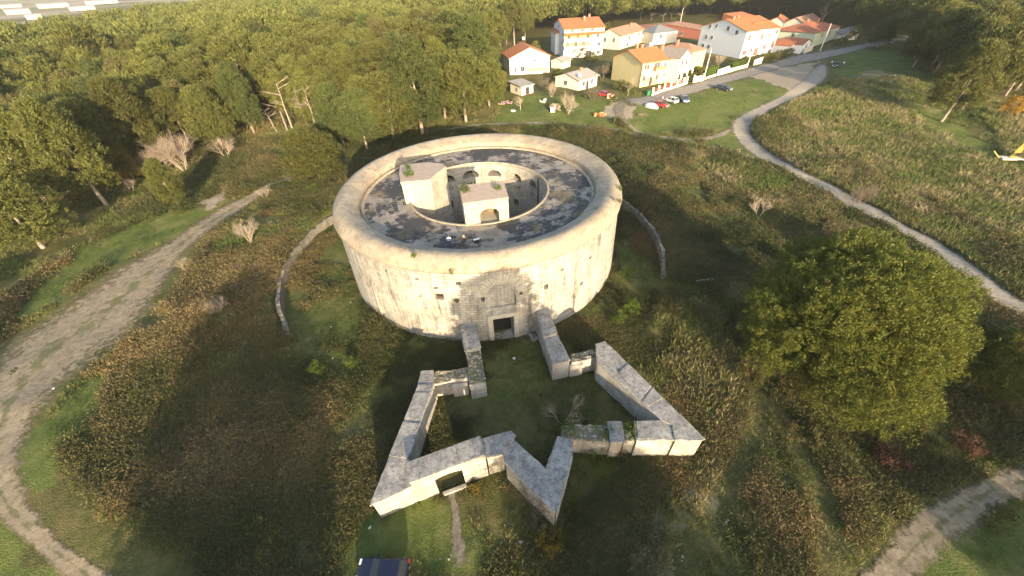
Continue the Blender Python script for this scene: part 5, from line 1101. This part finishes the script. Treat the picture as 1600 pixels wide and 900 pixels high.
# utility poles
def pole(b, h, label, lamp=False):
    l = G(*b); o = empty('utility_pole', l, .9, label, 'pole'); MB().tube([(0, 0, -.2), (0, 0, h)], [.17, .11], 8).build('shaft', M['cream'], o)
    g = MB(); g.box((0, 0, h - .4), (1.4, .1, .1)); g.build('crossarm', M['timber'], o)
    if lamp: g = MB(); g.tube([(0, 0, h - .1), (.6, 0, h + .3), (1.1, 0, h + .3)], .05); g.box((1.3, 0, h + .27), (.6, .25, .14)); g.build('lamp', M['frame'], o)
pole((1099, 126), 8.6, 'tall pale utility pole beside the first hedge'); pole((1167, 105.5), 7.5, 'slim pole at the right end of the long hedge', True); pole((1281, 80), 9.0, 'leaning pale utility pole near the pale green house'); pole((1061, 45), 9, 'thin pole with a lamp behind the grey roofed house', True); pole((1195, 88), 7, 'short pole in front of the big white house')
# satellite dishes
for (p, z, lab) in (((1017, 72), 13.4, 'white satellite dish on the ridge of the yellow house'), ((818, 62), 12.4, 'white satellite dish on the roof of the left white house'), ((906, 120), 7.6, 'white satellite dish on the cottage roof')):
    bm = bmesh.new(); bmesh.ops.create_cone(bm, cap_ends=False, segments=16, radius1=.55, radius2=.1, depth=.18); me = bpy.data.meshes.new('dish'); bm.to_mesh(me); bm.free()
    pt = U(*p, z); o = empty('satellite_dish', pt, 0, lab, 'dish'); d = link('dish', me, M['white'], o); d.rotation_euler = (radians(70), 0, .4); d.location = (0, -.1, .5); MB().tube([(0, 0, -1.6), (0, 0, .5)], .04).build('mast', M['iron'], o)

# ------------------------------------------------------------------ cars
def paint(name, c): 
    m = NT(name); m.b.inputs['Roughness'].default_value = .38; m.b.inputs['Specular IOR Level'].default_value = .5; m.b.inputs['Coat Weight'].default_value = .15; f = m.noise(2, 3); return m.col(m.mix(f, c, tuple(v * .85 for v in c)))
PT = dict(navy=paint('navy_paint', (.008, .011, .03)), red=paint('red_paint', (.42, .03, .025)), white=paint('white_paint', (.7, .7, .68)), blue=paint('silver_blue_paint', (.10, .15, .25)), dark=paint('dark_blue_paint', (.02, .03, .05)))
M['tyre'] = plain('tyre_rubber', (.02, .02, .02), .9); M['rim'] = plain('alloy_rim', (.4, .4, .42), .4, .6); M['lampg'] = plain('clear_lamp', (.7, .7, .68), .2); M['redlamp'] = plain('red_lamp', (.35, .02, .015), .3); M['plate'] = plain('plate_white', (.7, .7, .7))
def car(loc, rz, pm, label, estate=False, group=None, L=4.2, W=1.72, H=1.45):
    o = empty('parked_car', loc, rz, label, 'car', group); x0, x1 = -L / 2, L / 2
    def loft(prof, hw0, hw1, zs, mat, name, par, bev=.05):
        # prof: list of (x,z) side outline, width narrows with height
        g = MB(); n = len(prof); zmin, zmax = zs
        for s in (-1, 1):
            for (x, z) in prof:
                t = min(1, max(0, (z - zmin) / (zmax - zmin))); g.v.append((x, s * (hw0 + (hw1 - hw0) * t), z))
        g.f.append(tuple(range(n))); g.f.append(tuple(range(2 * n - 1, n - 1, -1)))
        for i in range(n): j = (i + 1) % n; g.f.append((i, j, n + j, n + i))
        return g.build(name, mat, par, bevel=bev)
    rx = x1 - (.12 if estate else .7)
    body = [(x0 + .05, .28), (x0 + .0, .5), (x0 + .08, .68), (x0 + .35, .78), (x0 + 1.15, .90), (x1 - .35, .95), (x1 - .06, .9), (x1, .55), (x1 - .06, .28)]
    loft(body, W / 2, W / 2 - .04, (.28, .95), pm, 'body', o, .07)
    cab = [(x0 + 1.05, .88), (x0 + 1.75, H - .06), (x0 + 2.1, H), (rx - .55, H - .01), (rx - .25, H - .08), (x1 - .12 if estate else x1 - .3, .90)]
    loft(cab, W / 2 - .06, W / 2 - .24, (.88, H), M['glass'], 'windows', o, .03)
    g = MB(); g.box(((x0 + 1.85 + rx - .4) / 2, 0, H + .005), (rx - .4 - (x0 + 1.85), W - .50, .05)); g.build('roof_panel', pm, o, bevel=.02)
    for s in (-1, 1):
        for xa, za, xb, zb in ((x0 + 1.1, .9, x0 + 1.85, H - .02), (x0 + 2.45, .92, x0 + 2.5, H - .02), (rx - .3, H - .06, x1 - .16 if estate else x1 - .34, .92)):
            g = MB(); ya = s * (W / 2 - .055); yb = s * (W / 2 - .235); g.tube([(xa, ya if za < 1 else yb, za), (xb, yb if zb > 1 else ya, zb)], .045, 5); g.build('pillar', pm, o)
        for xw in (x0 + .78, x1 - .78):
            g = MB(); g.tube([(xw, s * (W / 2 - .2), .3), (xw, s * (W / 2 + .02), .3)], .31, 16); wh = g.build('wheel', M['tyre'], o); g = MB(); g.tube([(xw, s * (W / 2 - .02), .3), (xw, s * (W / 2 + .035), .3)], .19, 12); g.build('rim', M['rim'], wh)
        g = MB(); g.box((x0 + .09, s * (W / 2 - .28), .64), (.16, .36, .16)); g.build('headlight', M['lampg'], o)
        g = MB(); g.box((x1 - .03, s * (W / 2 - .16), .75), (.1, .22, .2)); g.build('tail_light', M['redlamp'], o)
        g = MB(); g.box((x0 + 1.4, s * (W / 2 + .08), .96), (.14, .18, .12)); g.build('wing_mirror', pm, o)
    g = MB(); g.box((x0 - .0, 0, .42), (.03, .5, .11)); g.build('number_plate', M['plate'], o)
    return o
def yaw(p0, p1): a, b = G(*p0), G(*p1); return atan2(b.y - a.y, b.x - a.x)
car(G(601, 896), yaw((565, 892), (640, 894)), PT['navy'], 'dark blue estate car cut off by the bottom frame edge', True, L=3.75, W=1.6, H=1.35)
car(G(947, 151), yaw((962, 152), (938, 146)), PT['red'], 'red estate car parked beside the garden bushes', True, L=4.3)
car(G(1032, 167), yaw((1042, 169), (1022, 162)), PT['red'], 'red car parked on the lawn next to the white one', False)
car(G(1048, 160), yaw((1040, 155), (1057, 163)), PT['white'], 'white estate car in the middle of the row on the lawn', True)
car(G(1069, 158.5), yaw((1072, 163), (1066, 152)), PT['blue'], 'silver blue car at the right end of the row on the lawn', False)
car(G(1130, 141), yaw((1143, 144), (1117, 137)), PT['dark'], 'dark blue estate car parked alone at the edge of the street', True, L=4.6)
car(G(1304, 104), yaw((1302, 110), (1308, 97)), PT['dark'], 'dark car beside the gravel road with two people standing at it', False)
# covered boat / car under a tarp
cv = empty('covered_car', G(1017, 168), yaw((1007, 164), (1027, 171)), 'car under a pale grey tarpaulin beside the red car on the lawn', 'covered car'); bm = bmesh.new(); bmesh.ops.create_uvsphere(bm, u_segments=20, v_segments=10, radius=1)
for v in bm.verts:
    v.co = Vector((v.co.x * 2.2, v.co.y * .95 * (1 + .05 * sin(v.co.x * 9)), max(0, v.co.z) ** .55 * 1.25 * (1 - .28 * abs(v.co.x) ** 2) + .02 * sin(v.co.x * 23)))
me = bpy.data.meshes.new('tarpaulin'); bm.to_mesh(me); bm.free(); link('tarpaulin', me, plain('pale_tarpaulin', (.55, .55, .52)), cv)

# ------------------------------------------------------------------ people
M['skin'] = plain('skin', (.5, .3, .2)); M['hair'] = plain('dark_hair', (.03, .02, .015))
def person(loc, rz, label, shirt, trousers, pose='stand', hair='hair'):
    """one continuous skinned body"""
    if pose == 'stand':
        J = dict(pelvis=(0, 0, .95), belly=(0, 0, 1.12), chest=(0, 0, 1.33), neck=(0, 0, 1.48), head=(0, -.01, 1.58), top=(0, -.01, 1.70), hL=(.09, 0, .9), kL=(.10, -.02, .5), aL=(.10, .02, .09), tL=(.11, -.16, .04), hR=(-.09, 0, .9), kR=(-.11, -.03, .5), aR=(-.12, .02, .09), tR=(-.13, -.16, .04), sL=(.18, 0, 1.40), eL=(.25, -.02, 1.13), wL=(.25, -.15, .92), fL=(.25, -.2, .85), sR=(-.18, 0, 1.40), eR=(-.25, .02, 1.13), wR=(-.26, -.08, .90), fR=(-.26, -.1, .82))
    else:
        J = dict(pelvis=(0, 0, .14), belly=(0, .03, .32), chest=(0, 0, .52), neck=(0, -.05, .68), head=(0, -.08, .79), top=(0, -.09, .91), hL=(.1, -.03, .13), kL=(.16, -.42, .42), aL=(.13, -.66, .08), tL=(.14, -.82, .05), hR=(-.1, -.03, .13), kR=(-.17, -.40, .42), aR=(-.14, -.66, .08), tR=(-.15, -.82, .05), sL=(.18, -.02, .60), eL=(.26, -.2, .42), wL=(.14, -.4, .46), fL=(.1, -.46, .46), sR=(-.18, -.02, .60), eR=(-.26, -.2, .42), wR=(-.14, -.4, .46), fR=(-.1, -.46, .46))
    R = dict(pelvis=.15, belly=.13, chest=.15, neck=.055, head=.10, top=.07, hL=.09, kL=.065, aL=.045, tL=.035, hR=.09, kR=.065, aR=.045, tR=.035, sL=.065, eL=.045, wL=.032, fL=.04, sR=.065, eR=.045, wR=.032, fR=.04)
    E = [('pelvis', 'belly'), ('belly', 'chest'), ('chest', 'neck'), ('neck', 'head'), ('head', 'top'), ('pelvis', 'hL'), ('hL', 'kL'), ('kL', 'aL'), ('aL', 'tL'), ('pelvis', 'hR'), ('hR', 'kR'), ('kR', 'aR'), ('aR', 'tR'), ('chest', 'sL'), ('sL', 'eL'), ('eL', 'wL'), ('wL', 'fL'), ('chest', 'sR'), ('sR', 'eR'), ('eR', 'wR'), ('wR', 'fR')]
    ks = list(J); me = bpy.data.meshes.new('person'); me.from_pydata([J[k] for k in ks], [(ks.index(a), ks.index(b)) for a, b in E], []); o = bpy.data.objects.new('person', me); COL.objects.link(o)
    md = o.modifiers.new('Skin', 'SKIN'); sk = me.skin_vertices[0].data
    for i, k in enumerate(ks): sk[i].radius = (R[k], R[k] * (.75 if k in ('chest', 'belly', 'pelvis') else 1)); sk[i].use_root = (k == 'pelvis')
    o.modifiers.new('Subsurf', 'SUBSURF').levels = 2; dg = bpy.context.evaluated_depsgraph_get(); me2 = bpy.data.meshes.new_from_object(o.evaluated_get(dg)); bpy.data.objects.remove(o)
    me2.materials.clear()
    for m_ in (M['skin'], shirt, trousers): me2.materials.append(m_)
    me2.polygons.foreach_set('use_smooth', [True] * len(me2.polygons))
    for p in me2.polygons:
        c = p.center
        if pose == 'stand': p.material_index = 2 if c.z < .95 else (1 if c.z < 1.45 and not (abs(c.x) > .2 and c.z < 1.0) else 0)
        else: p.material_index = 1 if (c.z > .22 and c.z < .64 and c.y > -.3 and not abs(c.x) < .0) else (0 if c.z > .62 or (c.y > -.5 and c.y < -.34 and abs(c.x) < .16 and c.z > .43) else 2)
    o = bpy.data.objects.new('person', me2); COL.objects.link(o); o.location = loc; o.rotation_euler = (0, 0, rz); tag(o, label, 'person')
    bm = bmesh.new(); bmesh.ops.create_uvsphere(bm, u_segments=14, v_segments=10, radius=.118); hz = J['head'][2] + .06
    for v in list(bm.verts):
        if v.co.z < -.03 and v.co.y < .03: bm.verts.remove(v)
    hm = bpy.data.meshes.new('hair'); bm.to_mesh(hm); bm.free(); h = link('hair', hm, M[hair] if isinstance(hair, str) else hair, o); h.location = (0, J['head'][1] + .015, hz); return o
blu = plain('pale_blue_cloth', (.45, .55, .68)); jeans = plain('blue_denim', (.05, .08, .16)); wht = plain('white_cloth', (.75, .74, .68)); blk = plain('black_cloth', (.03, .03, .035)); brn = plain('brown_cloth', (.10, .06, .035)); pnk = plain('pink_cloth', (.55, .28, .28)); fair = plain('fair_hair', (.55, .42, .24))
person(U(702, 378, WZ - .10), .2, 'person in a pale blue top sitting on the fort roof by the front parapet', blu, jeans, 'sit', 'hair')
person(U(726, 378, WZ - .10), -.3, 'person in brown clothes with fair hair crouching on the fort roof', brn, blk, 'sit', fair)
sb = empty('rucksack', U(745, 379, WZ - .10), .3, 'dark bag with a pale blanket over it lying on the fort roof', 'bag'); g = MB(); g.box((0, 0, .2), (.7, .45, .4), 0, .75); g.build('bag', blk, sb, bevel=.08); g = MB(); g.box((0, .05, .43), (.75, .3, .06)); g.build('blanket', wht, sb, bevel=.02)
person(G(1297.5, 103), .5, 'person in a white top left of the dark car by the gravel road', wht, blk); person(G(1316, 104), 2.2, 'person in a white top right of the dark car by the gravel road', wht, jeans)
person(G(1292, 104), 1., 'person in dark clothes left of the dark car by the gravel road', blk, blk)
person(G(1034, 160), -.4, 'person in a pink top between the red and white cars', pnk, jeans)
# ------------------------------------------------------------------ garden clutter
def heap(px, name, label, cat, mats, n, sx, sy, sz, pieces=(.5, .3, .25), seed=0):
    l = G(*px); o = empty(name, l, 0, label, cat); r = random.Random(seed)
    for mi, mt in enumerate(mats):
        g = MB()
        for k in range(n // len(mats)): g.box((r.uniform(-1, 1) * sx, r.uniform(-1, 1) * sy, r.uniform(.1, 1) * sz), tuple(p * r.uniform(.6, 1.3) for p in pieces), r.uniform(0, 3))
        g.build('pile', mt, o)
heap((937, 181), 'rubble_heap', 'heap of orange bricks on the grass left of the yard track', 'heap', [M['tile'], M['orangew']], 40, 1.5, .8, .7, seed=1)
heap((867, 172), 'log_stack', 'stack of sawn logs with a white board in front, under the bare fruit tree', 'log stack', [plain('cut_wood', (.5, .34, .2)), M['timber']], 60, 1.2, .8, 1.5, (.9, .4, .3), seed=2)
MB().box(tuple(G(863.5, 176, .75)), (1.2, .08, 1.3), .1).build('board', M['white']).__setitem__('category', 'board'); bpy.context.scene.objects['board']['label'] = 'white board leaning on the front of the log stack'
heap((848, 160), 'garden_chairs', 'tangle of white plastic garden chairs on the lawn', 'garden chairs', [M['white']], 10, .9, .6, .7, (.6, .08, .5), seed=3)
heap((802, 174), 'debris_pile', 'small whitish debris pile at the left of the garden lawn', 'debris', [M['rock'], M['white']], 10, .7, .4, .3, seed=4)
heap((790, 162), 'debris_pile', 'reddish and blue junk at the forest edge beside the shed', 'debris', [M['chim'], plain('blue_plastic', (.08, .1, .4)), M['orangew']], 36, 2.0, 1.2, .5, seed=5)
heap((1003, 180), 'branch_pile', 'dark pile of cut branches on the parking lawn', 'branch pile', [M['barkdark'], M['twig']], 24, 1.3, .5, .3, (1.2, .1, .1), seed=6)
heap((892, 174), 'metal_scrap', 'grey metal scrap to the right of the log stack', 'scrap', [M['slate']], 8, .9, .5, .4, seed=7)
MB().box(tuple(G(950.5, 153.5, .6)), (.9, .3, 1.2), .2).build('yellow_cabinet', M['yellow']); bpy.context.scene.objects['yellow_cabinet']['label'] = 'pale yellow metal cabinet in front of the red estate car'; bpy.context.scene.objects['yellow_cabinet']['category'] = 'cabinet'
MB().box(tuple(G(1012, 149, .6)), (1.1, .8, 1.2), .3).box(tuple(G(1012, 149, 1.25)), (1.2, .9, .1), .3).build('waste_bin', plain('green_plastic', (.02, .15, .05)), bevel=.04); bpy.context.scene.objects['waste_bin']['label'] = 'green waste bin standing where the street meets the fence'; bpy.context.scene.objects['waste_bin']['category'] = 'bin'
# yellow machine frame on the far right
yl = plain('worn_yellow_metal', (.55, .38, .08), .6, var=.4, scale=4); ym = empty('yellow_machine', G(1577, 250), radians(-8), 'yellow worn metal upright on a flat pale base in the meadow at the right edge', 'machine')
g = MB(); g.prism([(-2.1, -.8), (2.0, -1.0), (1.4, .8), (-1.6, .9)], .25, .55); g.build('base_plate', plain('pale_concrete', (.5, .46, .36)), ym, bevel=.04)
g = MB(); g.tube([(0.2, 0, .5), (1.0, .2, 4.2)], [.55, .5], 4); g.build('upright', yl, ym); g = MB(); g.box((.3, -.55, 1.3), (.5, .1, .6)); g.box((.75, -.35, 2.8), (.4, .1, .5)); g.build('opening', M['dark'], ym)
g = MB(); g.tube([(-2.1, 0, .4), (-3.4, .6, 1.6)], .1); g.build('brace', yl, ym)

# ------------------------------------------------------------------ distant buildings at the upper left
for i, (x, y, w_, h) in enumerate([(30, 22, 60, 9), (85, 12, 80, 10), (130, 16, 70, 8), (55, 30, 40, 7), (160, 6, 90, 9), (12, 12, 70, 8)]):
    p = U(x, y, 4); p = p * (2600 / hypot(p[0], p[1])) if hypot(p[0], p[1]) > 2600 else p; d = hypot(p[0], p[1])
    o = empty('distant_hall', (p[0], p[1], 4), .8, ['white hall nearest the forest edge at the upper left', 'long pale hall in the fields at the upper left', 'pale hall partly hidden by the forest', 'low white shed right at the tree line', 'farthest pale hall near the top edge', 'pale hall at the very left top corner'][i], 'building')
    L = w_ * d / 2300; MB().box((0, 0, h / 3), (L, L * .4, h * .66)).build('wall', M['beige'], o); MB().prism([(-L / 2 - 1, -L * .21), (L / 2 + 1, -L * .21), (L / 2 + 1, L * .21), (-L / 2 - 1, L * .21)], h * .663, [h * .7, h * .7, h * .9, h * .9]).build('roof', M['greyroof'], o)

# ------------------------------------------------------------------ haze
hz = MB(); hz.box((0, 1500, 17), (9000, 6000, 48)); ho = hz.build('haze', None)
mt = bpy.data.materials.new('haze_air'); mt.use_nodes = True; t = mt.node_tree; t.nodes.remove(t.nodes['Principled BSDF']); pv = t.nodes.new('ShaderNodeVolumePrincipled'); pv.inputs['Color'].default_value = (.92, .93, .95, 1); pv.inputs['Density'].default_value = .0001; pv.inputs['Anisotropy'].default_value = .0
t.links.new(pv.outputs[0], t.nodes['Material Output'].inputs['Volume']); ho.data.materials.append(mt); tag(ho, 'thin evening haze over the whole view', 'haze', kind='stuff')
print('objects', len(bpy.data.objects))
